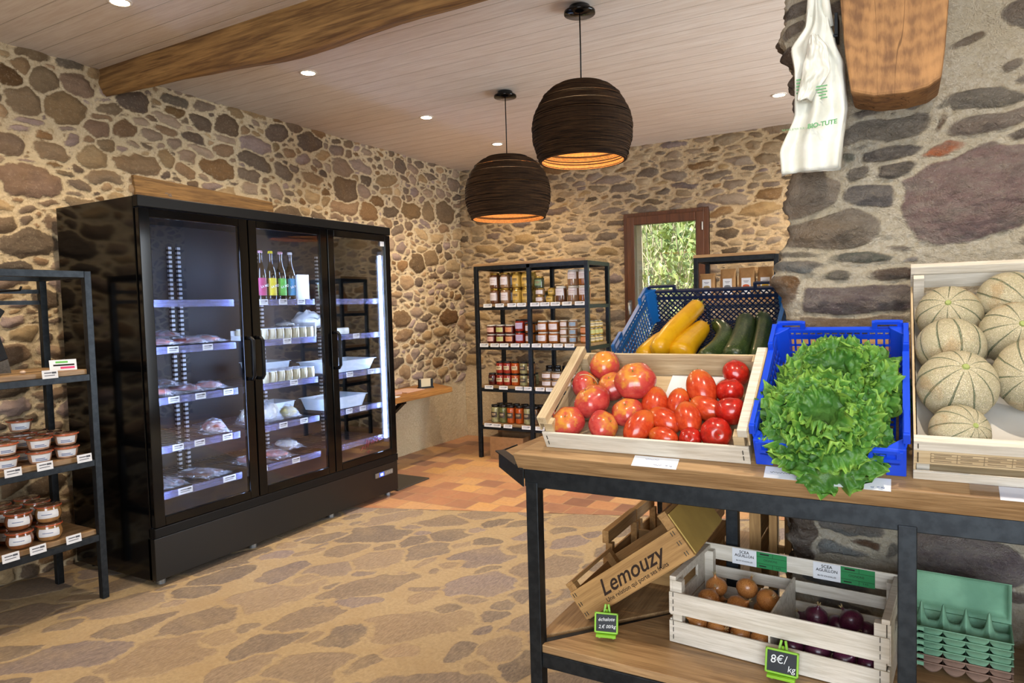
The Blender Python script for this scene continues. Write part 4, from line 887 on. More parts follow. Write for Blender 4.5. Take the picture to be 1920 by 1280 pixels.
# ---- melons
TM = T(.026, 1.655, .9995) @ RX(32)
mc_ = thing('fruit_crate', 'whitish wooden crate of netted melons with paper liner and printed front slat', 'crate', TM)
MW, ML, MH = .42, .60, .165
for k in range(4): obj('bottom_slat', MB().box(0, MW, .006 + k * .15, .138 + k * .15, 0, .005), M_pine, mc_)
obj('front_slat', MB().box(0, MW, -.006, 0, 0, .022), M_pinew, mc_, .001); ps = obj('front_slat', MB().box(0, MW, -.006, 0, .045, .082), M_pine, mc_, .001); obj('front_rail', MB().box(0, MW, -.008, .012, .083, .108), M_pinew, mc_, .001)
b = MB()
for k in range(9): b.box(.03 + k * .045, .031 + k * .045, -.0068, -.0060, .051, .076)
for z in (.051, .061, .068, .0755): b.box(.03, .40, -.0068, -.0060, z, z + .0008)
for k in range(8):
    for z in (.055, .064, .0715): b.box(.036 + k * .045, .036 + k * .045 + .02 + .01 * ((k * 3 + int(z * 1e3)) % 2), -.0068, -.0060, z, z + .0018)
obj('printed_grid', b, plain('stamp ink', '#85735a', .9), ps)
obj('back_rail', MB().box(0, MW, ML - .012, ML + .006, MH - .022, MH), M_pinew, mc_, .001); obj('back_slat', MB().box(0, MW, ML, ML + .005, .095, MH - .028), M_pinew, mc_, .001); obj('back_slat', MB().box(0, MW, ML, ML + .005, .01, .075), M_pinew, mc_, .001)
for x0 in (0, MW - .006): obj('end_board', MB().box(x0, x0 + .005, 0, ML, .002, .10), M_piney, mc_, .001)
for (x0, y0, h) in ((.006, .013, .082), (MW - .032, .013, .082), (.006, ML - .032, MH - .022), (MW - .032, ML - .032, MH - .022)): obj('corner_post', MB().box(x0, x0 + .024, y0, y0 + .018, .006, h), M_pinew, mc_, .001)
staples(mc_, [(x, -.0088, z, 1) for x in (.008, .40) for z in (.052, .066, .09)])
def liner(u, v):
    x, y = .008 + u * (MW - .016), .015 + v * (ML - .02)
    e = min(u, 1 - u, v, 1 - v) ; return (x, y, .010 + .05 * math.exp(-e * 26) + .005 * math.sin(u * 14) * math.sin(v * 19))
obj('paper_liner', MB().surf(liner, 30, 40), plain('liner paper', '#cfcac2', .8), mc_, label='white moulded paper liner')
def melon_mat():
    t = NT('netted melon rind'); v = t.co(); sp = t.t.nodes.new('ShaderNodeSeparateXYZ'); t.put(sp.inputs[0], v)
    a = t.math('ARCTAN2', sp.outputs[1], sp.outputs[0]); n = t.noise(v, 2.5, 3)
    s = t.math('ABSOLUTE', t.math('SUBTRACT', t.math('FRACT', t.math('ADD', t.math('MULTIPLY', a, 10 / (2 * PI)), t.math('MULTIPLY', n, .12))), .5))
    stripe = t.step(s, .055, .025)
    vo = t.n('TexVoronoi', {'Vector': t.n('VectorMath', {0: t.map(v, (1, 1, 1.0)), 1: t.n('VectorMath', {0: t.noise(v, 9, 3, out=1), 'Scale': .22}, operation='SCALE')}), 'Scale': 21., 'Randomness': 1.}, 0, feature='DISTANCE_TO_EDGE')
    net = t.step(vo, .20, .06); f2 = t.noise(v, 40, 3)
    c = t.mix(t.step(n, .35, .65), lin('#b0a884'), lin('#c0b592')); c = t.mix(t.math('MULTIPLY', net, .7), c, lin('#ded3b8'))
    c = t.mix(t.math('MULTIPLY', stripe, t.math('SUBTRACT', .95, t.math('MULTIPLY', net, .25))), c, t.mix(t.step(f2, .4, .6), lin('#4d6148'), lin('#728264')))
    c = t.mix(t.math('MULTIPLY', t.step(t.noise(v, 1.2, 2), .56, .7), .5), c, lin('#b58f5e'))
    t.bump(t.math('SUBTRACT', t.math('MULTIPLY', net, .6), t.math('MULTIPLY', stripe, .8)), .035, .8)
    return t.set(color=c, rough=.62, spec=.3)
M_mel = melon_mat()
def melf(u, v):
    th = v * PI; a = u * 2 * PI; s = math.sin(th); g = 1 - .022 * math.exp(-((((a * 10 / (2 * PI)) % 1) - .5) / .14) ** 2) * s
    return (g * s * math.cos(a), g * s * math.sin(a), math.cos(th) * .96 - (.05 * max(0, 1 - th / .3)))
M0 = bpy.data.objects.new('melon', mesh('melon', MB().surf(melf, 80, 30, 0, None, True), M_mel)); COL.objects.link(M0)
obj('stem', MB().cyl(.11, .90, .97, 12, 0, None, .07), plain('melon stem', '#8f9a58', .7), M0)
MEL = [(.082, .470, .075, 30, -30, 'netted melon with green stripes at the top corner of the crate beside the wall'), (.207, .520, .080, 75, 60, 'netted melon highest in the crate, touching the back rail'), (.200, .385, .080, 35, 20, 'striped melon with pale star of stripes, below the highest one'),
       (.080, .335, .088, 120, 30, 'smooth sandy netted melon without visible stripes'), (.080, .178, .082, 20, 100, 'large striped melon in the second line from the front slat'), (.215, .220, .080, 55, -70, 'striped melon turned sideways above the empty corner of liner'), (.082, .052, .062, 40, 160, 'small striped melon half hidden behind the front slat')]
_rm = relax([(m_[0], m_[1], m_[2], (.072, .073, .074, .072, .077, .080, .056)[i], (.072, .073, .074, .072, .077, .080, .056)[i]) for i, m_ in enumerate(MEL)], (.006, .004, .022), (MW - .004, ML - .004, 1), k=.95)
for i, (x, y, z, tl_, az, lb) in enumerate(MEL):
    x, y, z = _rm[i][:3]; r = (.072, .073, .074, .072, .077, .080, .056)[i]; M = TM @ T(x, y, z) @ RZ(az * (.3 if i != 1 else .5)) @ RX(tl_) @ RZ(az) @ Matrix.Scale(r, 4)
    if i == 0: M0.matrix_basis = M; tag(M0, lb, 'melon', 'melons in the crate')
    else: dup(M0, M, lb)

# ---- lettuce
def leaf_mat():
    t = NT('lettuce leaf'); at = t.t.nodes.new('ShaderNodeAttribute'); at.attribute_name = 'tipness'; v = t.co(); n = t.noise(v, 16, 4); n2 = t.noise(v, 60, 4)
    f = t.math('ADD', at.outputs['Fac'], t.math('MULTIPLY', t.math('SUBTRACT', n, .5), .5))
    c = t.ramp(f, [(.0, lin('#a3b878')), (.3, lin('#6a9044')), (.6, lin('#3f702b')), (.85, lin('#4f8433')), (1., lin('#85b04a'))]); c = t.mix(t.math('MULTIPLY', t.step(n2, .5, .7), .25), c, lin('#8fb04a'))
    t.bump(n2, .006, .6); m = t.set(color=c, rough=.42, spec=.4)
    tr = t.n('BsdfTranslucent', {0: t.mix(.4, c, lin('#9cc53a'))}); mx = t.t.nodes.new('ShaderNodeMixShader'); mx.inputs[0].default_value = .18
    t.t.links.new(t.b.outputs[0], mx.inputs[1]); t.put(mx.inputs[2], tr); t.t.links.new(mx.outputs[0], t.out.inputs[0]); return m
M_leaf = leaf_mat()
def lettuce(label, M, R, seed):
    """a loose rosette: every blade climbs from the heart, bends over and ends in a frilled rim"""
    rs = random.Random(seed); V = []; Fc = []; tip = []; nu, nv = 46, 30; nl = 30
    for k in range(nl):
        q = k / (nl - 1); az = k * 2.39996 + rs.uniform(-.3, .3); el = math.radians(8 + 74 * q ** .8 + rs.uniform(-8, 8)); end = math.radians(-34 + 72 * q ** 1.5 + rs.uniform(-16, 12))
        Lf = R * (1.16 - .50 * q) * rs.uniform(.88, 1.12); wd = R * (.66 - .22 * q) * rs.uniform(.9, 1.15); ph = rs.uniform(0, 6.28); sd = rs.uniform(0, 99); b0 = len(V)
        n1, n2 = rs.choice((7, 8, 9)), rs.choice((17, 19, 21)); r = R * .05; z = 0.; dl = Lf / nv
        for j in range(nv + 1):
            v = j / nv; th = el + (end - el) * v ** 1.25
            if j: r += math.cos(th) * dl; z += math.sin(th) * dl
            w = wd * max(.05, math.sqrt(max(0, 1 - ((v - .56) / .46) ** 2)))
            if v < .2: w = max(w, wd * .16)
            for i in range(nu + 1):
                s = i / nu * 2 - 1; fi = math.atan2(s * w / wd, (v - .5) * 1.9); e = max(abs(s) ** 3 * min(1, v * 3), max(0, (v - .6) / .4) ** 2.4)
                out = 1 + .07 * e * math.sin(fi * n2 + ph) + .05 * e * math.sin(fi * n2 * 2.1 + ph * 3); x = s * w * out
                fr = R * e * (.07 * math.sin(fi * n1 + ph) + .075 * math.sin(fi * n2 + ph * 2) + .04 * math.sin(fi * n2 * 2.3)) + R * (.22 * v * noise.noise(Vector((s * 1.6, v * 2.2, sd))) + .07 * v * noise.noise(Vector((s * 5, v * 6, sd + 4)))) + R * .10 * s * s * (1 - v)
                rr = r + R * .05 * e * (out - 1) * 10 * math.cos(th) * (v > .8) - math.sin(th) * fr; zz = z + math.cos(th) * fr + math.sin(th) * R * .02 * e * math.sin(fi * n2)
                V.append((math.cos(az) * rr - math.sin(az) * x, math.sin(az) * rr + math.cos(az) * x, zz)); tip.append(min(1, .10 + .50 * v + .38 * e + .18 * q))
        w_ = nu + 1
        Fc += [(b0 + j * w_ + i, b0 + j * w_ + i + 1, b0 + (j + 1) * w_ + i + 1, b0 + (j + 1) * w_ + i) for j in range(nv) for i in range(nu)]
    t = thing('lettuce', label, 'lettuce', M)
    me = bpy.data.meshes.new('leaves'); me.from_pydata(V, [], Fc); me.materials.append(M_leaf); me.polygons.foreach_set('use_smooth', [True] * len(Fc))
    a = me.attributes.new('tipness', 'FLOAT', 'POINT'); a.data.foreach_set('value', tip); me.update()
    o = obj('leaves', me, None, t); obj('core', MB().cyl(R * .14, -R * .2, R * .02, 14, 0, None, R * .06), plain('lettuce core', '#b9c48e', .6), t)
lettuce('curly green lettuce head lying in front, overhanging the blue crate front', TL @ T(.132, .055, .072) @ RX(24), .128, 4)
lettuce('curly green lettuce head lying behind, higher in the blue crate', TL @ T(.148, .225, .056) @ RX(10), .132, 9)

# ---- handwritten price cards on the sloping strip
def scribble(parent, lines, mat, z=.0006, r=.0005, seed=1):
    rs = random.Random(seed); b = MB()
    for (x, y, w, h) in lines:
        n = max(6, int(w / .0022)); b.tube([(x + w * k / n, y + h * .5 * math.sin(k * 2.3 + rs.uniform(0, 1.4)) * rs.uniform(.5, 1), z) for k in range(n + 1)], r, 5)
    obj('handwriting', b, mat, parent)
for (x0, x1, s0, ln, mt_, lb) in ((-.580, -.467, -.003, [(.03, .026, .035, .003), (.055, .009, .02, .006), (.085, .009, .005, .006), (.095, .008, .006, .006)], M_ink_blue, 'handwritten white price card below the tomato crate'),
     (-.267, -.160, -.001, [(.012, .018, .045, .006), (.078, .017, .018, .006)], M_ink, 'handwritten white price card under the hanging lettuce leaves'),
     (-.122, -.014, -.008, [(.028, .027, .035, .004), (.036, .009, .018, .006), (.07, .008, .006, .006), (.082, .009, .005, .003), (.09, .008, .006, .007)], M_ink_blue, 'handwritten white price card between lettuce and melon crates'),
     (.173, .290, -.002, [(.055, .02, .022, .006), (.08, .009, .03, .006)], M_ink_blue, 'handwritten white price card below the melon crate')):
    t = thing('price_card', lb, 'price card', T(0, 1.62, .977) @ RX(32) @ T(x0, s0, .001), 'price cards on the table edge')
    obj('card', MB().box(0, x1 - x0, 0, .036, -.0004, .0004), M_paper, t); scribble(t, ln, mt_)
o = obj('label_strip', MB().box(0, .34, 0, .032, 0, .0012), thin_glass('clear label strip', (.97, .97, .99, 1), .04), None, 0, T(0, 1.62, .977) @ RX(32) @ T(.124, .002, .0022)); tag(o, 'clear plastic label strip on the table edge below the melons', 'label holder')

# ------------------------------------------------------------------ things on the lower shelf
ZS = .4405
TO = T(-.552, 1.832, ZS) @ RZ(-4.7)
oc = thing('onion_crate', 'large whitish slatted crate of onions with green farm labels on lower shelf', 'crate', TO)
OW, OL = .537, .30
for k in range(4): obj('bottom_slat', MB().box(.002, OW - .002, .004 + k * .075, .066 + k * .075, 0, .006), M_pinew, oc)
for z0, z1 in ((.002, .062), (.082, .142)): obj('front_board', MB().box(0, OW, -.006, 0, z0, z1), M_pinew, oc, .0012)
for z0, z1 in ((.002, .06), (.085, .120), (.140, .188)): bb = obj('back_board', MB().box(0, OW, OL, OL + .006, z0, z1), M_pinew, oc, .0012)
for sx in (0, 1):
    x0 = .0 if not sx else OW - .006
    obj('end_board', MB().box(x0, x0 + .006, .001, OL - .001, .002, .065), M_pinew, oc, .0012)
    e = MB(); e.box(x0, x0 + .008, .001, .09, .075, .172); e.box(x0, x0 + .008, .21, OL - .001, .075, .172); e.box(x0, x0 + .008, .09, .21, .075, .115); e.box(x0, x0 + .008, .09, .21, .148, .172)
    obj('end_board', e, M_pinew, oc, .0012, label='end board with hand hole')
    obj('end_rail', MB().box(x0 if sx == 0 else x0 - .012, x0 + .018 if sx == 0 else x0 + .006, .001, OL - .001, .172, .184), M_pinew, oc, .0012)
    for y0 in (.001, OL - .028): obj('corner_post', MB().box(.008 if not sx else OW - .034, .034 if not sx else OW - .008, y0, y0 + .026, .006, .172), M_pinew, oc, .001)
obj('divider', MB().box(.262, .267, .002, OL - .002, .006, .13), M_pinew, oc)
staples(oc, [(x, -.0068, z, 1) for x in (.012, OW - .02) for z in (.012, .032, .05, .09, .11, .13)])
M_greenlab = plain('green label', '#1f7d45', .7)
for k, x in enumerate((.085, .315)):
    t = obj('farm_label', MB().box(x, x + .072, OL - .0016, OL - .0006, .138, .186), M_paper, oc, label='white farm label'); 
    g = obj('green_panel', MB().box(x + .072, x + .158, OL - .0018, OL - .0006, .138, .186), M_greenlab, t)
    MR = T(x + .036, OL - .0020, 0) @ RX(90)
    text('SCEA', .0125, M_black_ink, t, MR @ T(0, .176, 0), bold=.0002); text('AGUILLON', .0115, M_black_ink, t, MR @ T(0, .165, 0), bold=.0002); text('86170 VOUZAILLES', .0058, M_black_ink, t, MR @ T(0, .149, 0), bold=.0001)
    text('OIGNONS', .0085, M_black_ink, t, T(x + .112, OL - .0022, .163) @ RX(90)); text('5 KG', .0065, M_black_ink, t, T(x + .135, OL - .0022, .146) @ RX(90))
    b = MB(); b.box(x + .073, x + .157, OL - .0022, OL - .0018, .1515, .1522); b.box(x + .073, x + .157, OL - .0022, OL - .0018, .172, .1727); b.box(x + .118, x + .1187, OL - .0022, OL - .0018, .172, .186); b.box(x + .118, x + .1187, OL - .0022, OL - .0018, .138, .152)
    b.box(x + .082, x + .108, OL - .0022, OL - .0018, .178, .182); b.box(x + .08, x + .10, OL - .0022, OL - .0018, .143, .146); obj('ruled_line', b, M_black_ink, t)
def onion_mat(name, a, b):
    t = NT(name); v = t.co(); n = t.noise(t.map(v, (7, 7, .8)), 3, 5); return t.set(color=t.mix(t.step(n, .35, .65), lin(a), lin(b)), rough=.32, spec=.5, coat=.2)
M_on = onion_mat('golden onion skin', '#a5622c', '#c98c50'); M_onr = onion_mat('red onion skin', '#3d1428', '#5f2440')
def onion_proto(m):
    prof = [(.0, -.88), (.25, -.86), (.6, -.68), (.9, -.3), (1., .05), (.88, .45), (.55, .78), (.25, .95), (.12, 1.12), (.09, 1.3), (.0, 1.32)]
    o = bpy.data.objects.new('onion', mesh('onion', MB().lathe(prof, 24), m)); COL.objects.link(o)
    b = MB(); rs = random.Random(3)
    for k in range(9): a = rs.uniform(0, 6.28); b.tube([(.06 * math.cos(a), .06 * math.sin(a), 1.2), (.1 * math.cos(a), .1 * math.sin(a), 1.4), (.22 * math.cos(a), .22 * math.sin(a), 1.55)], [.03, .02, .006], 4)
    for k in range(7): a = rs.uniform(0, 6.28); b.tube([(.08 * math.cos(a), .08 * math.sin(a), -.85), (.2 * math.cos(a), .2 * math.sin(a), -1.0), (.3 * math.cos(a + .6), .3 * math.sin(a + .6), -1.02)], .012, 4)
    obj('dry_tuft', b, plain('dry onion tuft', '#b9a070', .8), o); return o
OP, OR_ = onion_proto(M_on), onion_proto(M_onr)
ONI = [(0, .062, .055, .040), (0, .118, .050, .042), (0, .178, .052, .041), (0, .232, .048, .038), (0, .05, .13, .045), (0, .115, .128, .05), (0, .18, .13, .045), (0, .235, .12, .05), (0, .06, .21, .05), (0, .13, .21, .05), (0, .2, .215, .05),
       (0, .075, .105, .092), (0, .155, .2, .108), (0, .155, .10, .092), (0, .22, .17, .100), (0, .07, .19, .098), (1, .31, .05, .042), (1, .37, .052, .042), (1, .432, .048, .042), (1, .488, .052, .04), (1, .31, .13, .045), (1, .375, .135, .046), (1, .44, .13, .046), (1, .49, .14, .04), (1, .32, .22, .045), (1, .39, .22, .045), (1, .46, .225, .045), (1, .43, .19, .082), (1, .345, .175, .080)]
seen = set(); cnt = [0, 0]
for i, (k, x, y, z) in enumerate(ONI):
    rs = random.Random(i); M = TO @ T(x, y, z) @ RZ(rs.uniform(0, 360)) @ RX(rs.uniform(10, 75)) @ Matrix.Scale((.031, .030)[k] * rs.uniform(.92, 1.06), 4)
    vis = y < .06 or z > .075
    lb = ('golden onion', 'dark red onion')[k] + (f' in the crate front slot, {ORD[[q for q in range(len(ONI)) if ONI[q][0] == k and ONI[q][2] < .06].index(i)]} from the tilted crate' if y < .06 and k == 0 else
        f' in the crate front slot, {ORD[[q for q in range(len(ONI)) if ONI[q][0] == k and ONI[q][2] < .06].index(i)]} from the crate divider' if y < .06 else
        f' on top of the onion crate, {ORD[[q for q in range(len(ONI)) if ONI[q][0] == k and ONI[q][3] > .075].index(i)]} of those topping it' if z > .075 else f' inside the onion crate, {ORD[i % 12]} of its lower layer, {("middle", "rear")[y > .18]} row')
    src = (OP, OR_)[k]
    if k not in seen: seen.add(k); src.matrix_basis = M; tag(src, lb, 'onion', 'onions in the slatted crate')
    else: dup(src, M, lb)

# the tilted branded crate, resting on the shelf and on the onion crate's end
TLZ = T(-.806, 1.845, ZS + .004) @ RY(-37.4)
lz = thing('shallot_crate', 'tilted brown wooden crate with black slogan on its side and yellow end panel', 'crate', TLZ)
ZW, ZL, ZH = .405, .32, .125
for k in range(3): obj('bottom_slat', MB().box(.002, ZW - .002, .006 + k * .105, .1 + k * .105, -.004, .0), M_brownwood, lz)
fb = obj('front_board', MB().box(0, ZW, -.006, 0, 0, .088), M_brownwood, lz, .001); obj('back_board', MB().box(0, ZW, ZL, ZL + .006, 0, .088), M_brownwood, lz, .001)
M_yellowp = plain('yellow veneer', '#b89a52', .6, .08, 12)
obj('end_panel', MB().box(ZW, ZW + .004, .004, ZL + .002, .0, ZH), M_yellowp, lz, .0008, label='yellow veneer end panel'); obj('end_panel', MB().box(-.004, 0, .004, ZL + .002, .0, .085), M_browny, lz, .0008)
for x0 in (.001, ZW - .027):
    for y0 in (.001, ZL - .027): obj('corner_post', MB().box(x0, x0 + .026, y0, y0 + .026, .0, ZH if x0 > .1 else .105), M_browny, lz, .001)
obj('end_rail', MB().box(ZW - .027, ZW, .0, ZL, ZH, ZH + .012), M_browny, lz, .001); obj('end_rail', MB().box(0, .026, .0, ZL, .105, .115), M_browny, lz, .001)
text('Lemouzy', .064, plain('stamped black', '#2a1a10', .9), fb, T(ZW * .52, -.0066, .050) @ RX(90), shear=.38, bold=.0008)
text('Une relation qui porte ses fruits', .0178, MAT['stamped black'], fb, T(ZW * .52, -.0066, .0165) @ RX(90), bold=.0002)
staples(lz, [(x, -.0068, z, 1) for x in (.008, .016, ZW - .02, ZW - .012) for z in (.008, .04, .07)])
M_shal = onion_mat('shallot skin', '#8a4f36', '#b07a5c')
SP = onion_proto(M_shal); SP.name = 'shallot'
for i, (x, y) in enumerate(((.06, .06), (.05, .14), (.08, .22), (.12, .1), (.13, .19), (.17, .26), (.055, .28), (.19, .07))):
    M = TLZ @ T(x, y, .028) @ RZ(i * 70) @ RX(80) @ Matrix.Diagonal((.022, .022, .028, 1))
    lb = f'pinkish shallot lying in the tilted crate, {ORD[i]} from its low corner'
    if i == 0: SP.matrix_basis = M; tag(SP, lb, 'shallot', 'shallots in the tilted crate')
    else: dup(SP, M, lb)

# crates further along the left wing
def low_crate(label, M, W, L, H, m, my):
    t = thing('low_crate', label, 'crate', M)
    for k in range(3): obj('bottom_slat', MB().box(.002, W - .002, .006 + k * (L / 3), L / 3 - .006 + k * (L / 3), 0, .005), m, t)
    for y0 in (-.006, L): obj('long_board', MB().box(0, W, y0, y0 + .006, .0, H * .5), m, t, .001); 
    for x0 in (0, W - .007):
        obj('end_board', MB().box(x0, x0 + .007, 0, L, .0, H * .42), my, t, .001); obj('end_rail', MB().box(x0 - .002 if x0 == 0 else x0 - .014, x0 + .021 if x0 == 0 else x0 + .009, -.004, L + .004, H * .72, H), my, t, .001)
    for x0 in (.008, W - .032):
        for y0 in (.001, L - .025): obj('corner_post', MB().box(x0, x0 + .024, y0, y0 + .024, .005, H * .72), my, t, .001)
    return t
TN = T(-.893, 2.195, ZS)
low_crate('low wooden crate of walnuts behind the tilted crate', TN, .36, .28, .155, M_brownwood, M_browny)
low_crate('low wooden crate standing behind the walnut crate beside paper sack', T(-.893, 2.495, ZS), .30, .205, .15, M_brownwood, M_browny)
NP = bpy.data.objects.new('walnut', mesh('walnut', MB().surf(lambda u, v: tuple(c * (1 + .05 * noise.noise(Vector((math.cos(u * 6.283) * 4, math.sin(u * 6.283) * 4, v * 9)))) for c in (math.sin(v * PI) * math.cos(u * 2 * PI), math.sin(v * PI) * math.sin(u * 2 * PI), 1.12 * math.cos(v * PI))), 18, 12, 0, None, True), plain('walnut shell', '#6f4a28', .7, .2, 3))); COL.objects.link(NP)
kk = 0
for lay in range(2):
    for i in range(6 - lay):
        for j in range(4 - lay):
            M = TN @ T(.055 + lay * .02 + i * .046, .05 + lay * .022 + j * .055, .028 + lay * .032) @ RZ(kk * 47) @ RX(kk * 31) @ Matrix.Scale(.021, 4)
            lb = f'brown walnut on top in the low crate, {ORD[j]} back and {ORD[i]} across' if lay else f'brown walnut in the bottom layer of the low crate, {ORD[j]} back and {ORD[i]} across'
            if kk == 0: NP.matrix_basis = M; tag(NP, lb, 'walnut', 'walnuts in the low crate')
            else: dup(NP, M, lb)
            kk += 1
sk = MB().surf(lambda u, v: ((.085 + .012 * math.sin(v * 5)) * (math.copysign(abs(math.cos(u * 2 * PI)) ** .5, math.cos(u * 2 * PI))) * (1 - .25 * v) + .01 * noise.noise(Vector((u * 8, v * 5, 1))), (.06 * (1 - .5 * v)) * math.copysign(abs(math.sin(u * 2 * PI)) ** .5, math.sin(u * 2 * PI)) + .012 * noise.noise(Vector((u * 9, v * 6, 4))), v * .30), 40, 20, 0, None, True)
o = obj('paper_sack', sk, M_kraft, None, 0, T(-.70, 2.79, ZS)); tag(o, 'crumpled brown paper sack standing behind the low crates', 'sack'); o.matrix_basis = T(-.765, 2.775, ZS + .003) @ RZ(6)
st = low_crate('brown wooden crate standing on its side beside the inner table leg', T(-.425, 2.30, ZS + .0075) @ RZ(90) @ RX(90), .36, .27, .085, M_brownwood, M_browny)

# little easel signs
M_lime = plain('lime green frame', '#7fb52a', .5); M_slate = plain('slate board', '#20252b', .7, .15, 40); M_chalk = plain('chalk', '#d9dde0', .9)
def easel(label, M, w, h, lines):
    t = thing('easel_sign', label, 'price sign', M, 'chalkboard price signs'); ti = RX(-16)
    f = MB(); f.box(-w / 2, -w / 2 + .005, -.004, .004, 0, h); f.box(w / 2 - .005, w / 2, -.004, .004, 0, h); f.box(-w / 2, w / 2, -.004, .004, 0, .005); f.box(-w / 2, w / 2, -.004, .004, h - .005, h)
    L0 = T(0, 0, .016) @ ti
    obj('frame', f, M_lime, t, .0015, L0); bd = obj('board', MB().box(-w / 2 + .004, w / 2 - .004, -.002, .002, .004, h - .004), M_slate, t, 0, L0)
    for sx in (-1, 1): obj('leg', MB().bar((sx * w * .30, .002, .0), (sx * w * .06, .034, h + .030), .006, .005, up=(0, 1, 0)), M_lime, t, .001)
    obj('leg', MB().bar((0, .052, .0), (0, .022, h + .020), .006, .005, up=(0, 1, 0)), M_lime, t, .001)
    obj('ledge', MB().box(-w * .42, w * .42, -.012, .004, .008, .015), M_lime, t, .001)
    for (s, sz, x, z, sh) in lines: text(s, sz, M_chalk, bd, T(x, -.0026, z) @ RX(90) @ RZ(4), shear=sh)
easel('small green framed chalkboard for shallots leaning beside the tilted crate', T(-.712, 1.757, ZS + .003) @ RZ(14), .066, .055, [('échalote', .0135, 0, .037, .3), ('2,€ 00/kg', .0125, .002, .018, .3)])
easel('small green framed chalkboard with 8 euro price in front of onion crate', T(-.25, 1.745, ZS + .003) @ RZ(-2), .078, .058, [('8€/', .027, -.008, .034, .15), ('kg', .02, .022, .017, .2)])

# egg boxes
def carton_mat(name, a, b): t = NT(name); n = t.noise(t.co(), 120, 5, .7); n2 = t.noise(t.co(), 9, 3); t.bump(n, .002, .6); return t.set(color=t.mix(t.step(n2, .35, .65), lin(a), lin(b)), rough=.95, spec=.1)
M_cg, M_cb = carton_mat('green pulp', '#668f77', '#7ba58a'), carton_mat('grey brown pulp', '#7d675c', '#93796b')
CW, CD = .235, .115
def tray_mesh(mat):
    def f(u, v):
        x, y = u * CW, v * CD; cx, cy = math.sin(u * PI * 5), math.sin(v * PI * 2)
        z = .034 - .030 * (abs(cx) ** .55) * (abs(cy) ** .55)
        e = min(u * CW, (1 - u) * CW, v * CD, (1 - v) * CD)
        if e < .006: z = .036
        pk = math.exp(-(((u * 5) % 1 - .0 if (u * 5) % 1 < .5 else 1 - (u * 5) % 1) / .15) ** 2) * math.exp(-((v - .5) / .10) ** 2)
        if .05 < u < .95: z += .046 * pk
        return (x, y, z)
    return mesh('tray', MB().surf(f, 100, 44), mat)
def lid_mesh(mat):
    def f(u, v):
        x = u * CW; e = min(u, 1 - u) * CW; d = .028 * min(1, min(e, v * CD, (1 - v) * CD) / .014) ** .6
        return (x, CD + d, .036 + v * .100)
    return mesh('lid', MB().surf(f, 40, 20), mat)
TRG, TRB, LDG, LDB = tray_mesh(M_cg), tray_mesh(M_cb), lid_mesh(M_cg), lid_mesh(M_cb)
for i in range(6):
    br_ = i < 2; lb = ['grey brown egg carton at the bottom of the carton stack', 'grey brown egg carton second from the bottom of the stack', 'green egg carton lowest of the green ones', 'green egg carton second of the green ones', 'green egg carton third of the green ones', 'open green egg carton topmost on the stack'][i]
    t = thing('egg_carton', lb, 'egg carton', T(.0, 1.935, ZS + .001 + i * .0175) @ RZ(-4), 'egg cartons stacked on the lower shelf')
    a = obj('tray', TRB if br_ else TRG, None, t); s_ = a.modifiers.new('pulp', 'SOLIDIFY'); s_.thickness = .0018
    if i == 5:
        a = obj('lid', LDG, None, t); s_ = a.modifiers.new('pulp', 'SOLIDIFY'); s_.thickness = .0018
    obj('closing_tab', MB().box(.03, .055, -.004, -.001, .027, .036), M_cg, t)
for i in range(3):
    t = thing('egg_carton', ['grey brown egg carton at the bottom beside the green stack', 'grey brown egg carton in the middle beside the green stack', 'grey brown egg carton on top beside the green stack'][i], 'egg carton', T(.268, 1.93, ZS + .001 + i * .045) @ RZ(-2), 'egg cartons stacked on the lower shelf')
    a = obj('tray', TRB, None, t); s_ = a.modifiers.new('pulp', 'SOLIDIFY'); s_.thickness = .0018

# ------------------------------------------------------------------ bundle of white bags hanging on the pillar
M_bag = NT('white film bag'); _n = M_bag.noise(M_bag.co(), 12, 4)
M_bag.set(color=M_bag.mix(M_bag.step(_n, .3, .7), lin('#d6d6cc'), lin('#e9e9e2')), rough=.45, sss=.1); M_bag.bump(_n, .01, .3); M_bag = M_bag.mat
bg = thing('carrier_bag', 'bundle of white plastic carrier bags hanging from a nail on the stone pillar', 'bag', T(-.20, 2.16, 2.24))
def sheet(rows, y0, folds, amp, seed, nu=26, nv=40):
    zs = [r[0] for r in rows]
    def f(u, v):
        z = zs[0] + (zs[-1] - zs[0]) * v
        k = next(i for i in range(len(rows) - 1) if zs[i + 1] <= z + 1e-9); q = (zs[k] - z) / (zs[k] - zs[k + 1] + 1e-9); q = q * q * (3 - 2 * q) * .5 + q * .5
        a = rows[k][1] + (rows[k + 1][1] - rows[k][1]) * q; b = rows[k][2] + (rows[k + 1][2] - rows[k][2]) * q
        y = y0 - amp * (.4 + .6 * math.sin(min(1, v * 1.2) * PI * .5)) * (math.sin(u * folds * PI + seed) * .5 + .5) - .022 * math.sin(u * PI) + .012 * noise.noise(Vector((u * 3, v * 5, seed))) + .004 * noise.noise(Vector((u * 11, v * 14, seed)))
        return (a + (b - a) * u, y, z + .006 * noise.noise(Vector((u * 4, v, seed + 3))))
    return MB().surf(f, nu, nv)
bag_rows = [(2.235, -.222, -.185), (2.14, -.232, -.168), (2.085, -.272, -.155), (2.02, -.262, -.132), (1.90, -.262, -.126), (1.80, -.302, -.138), (1.735, -.298, -.143)]
for k, (dy, am, sd, lb) in enumerate(((.0, .018, .3, None), (-.016, .026, 1.9, None))):
    o = wobj('bag_sheet', sheet([(z, a + .004 * k, b - .003 * k) for z, a, b in bag_rows], 2.165 + dy, 3 + k, am, sd), M_bag, bg); s_ = o.modifiers.new('film', 'SOLIDIFY'); s_.thickness = .001
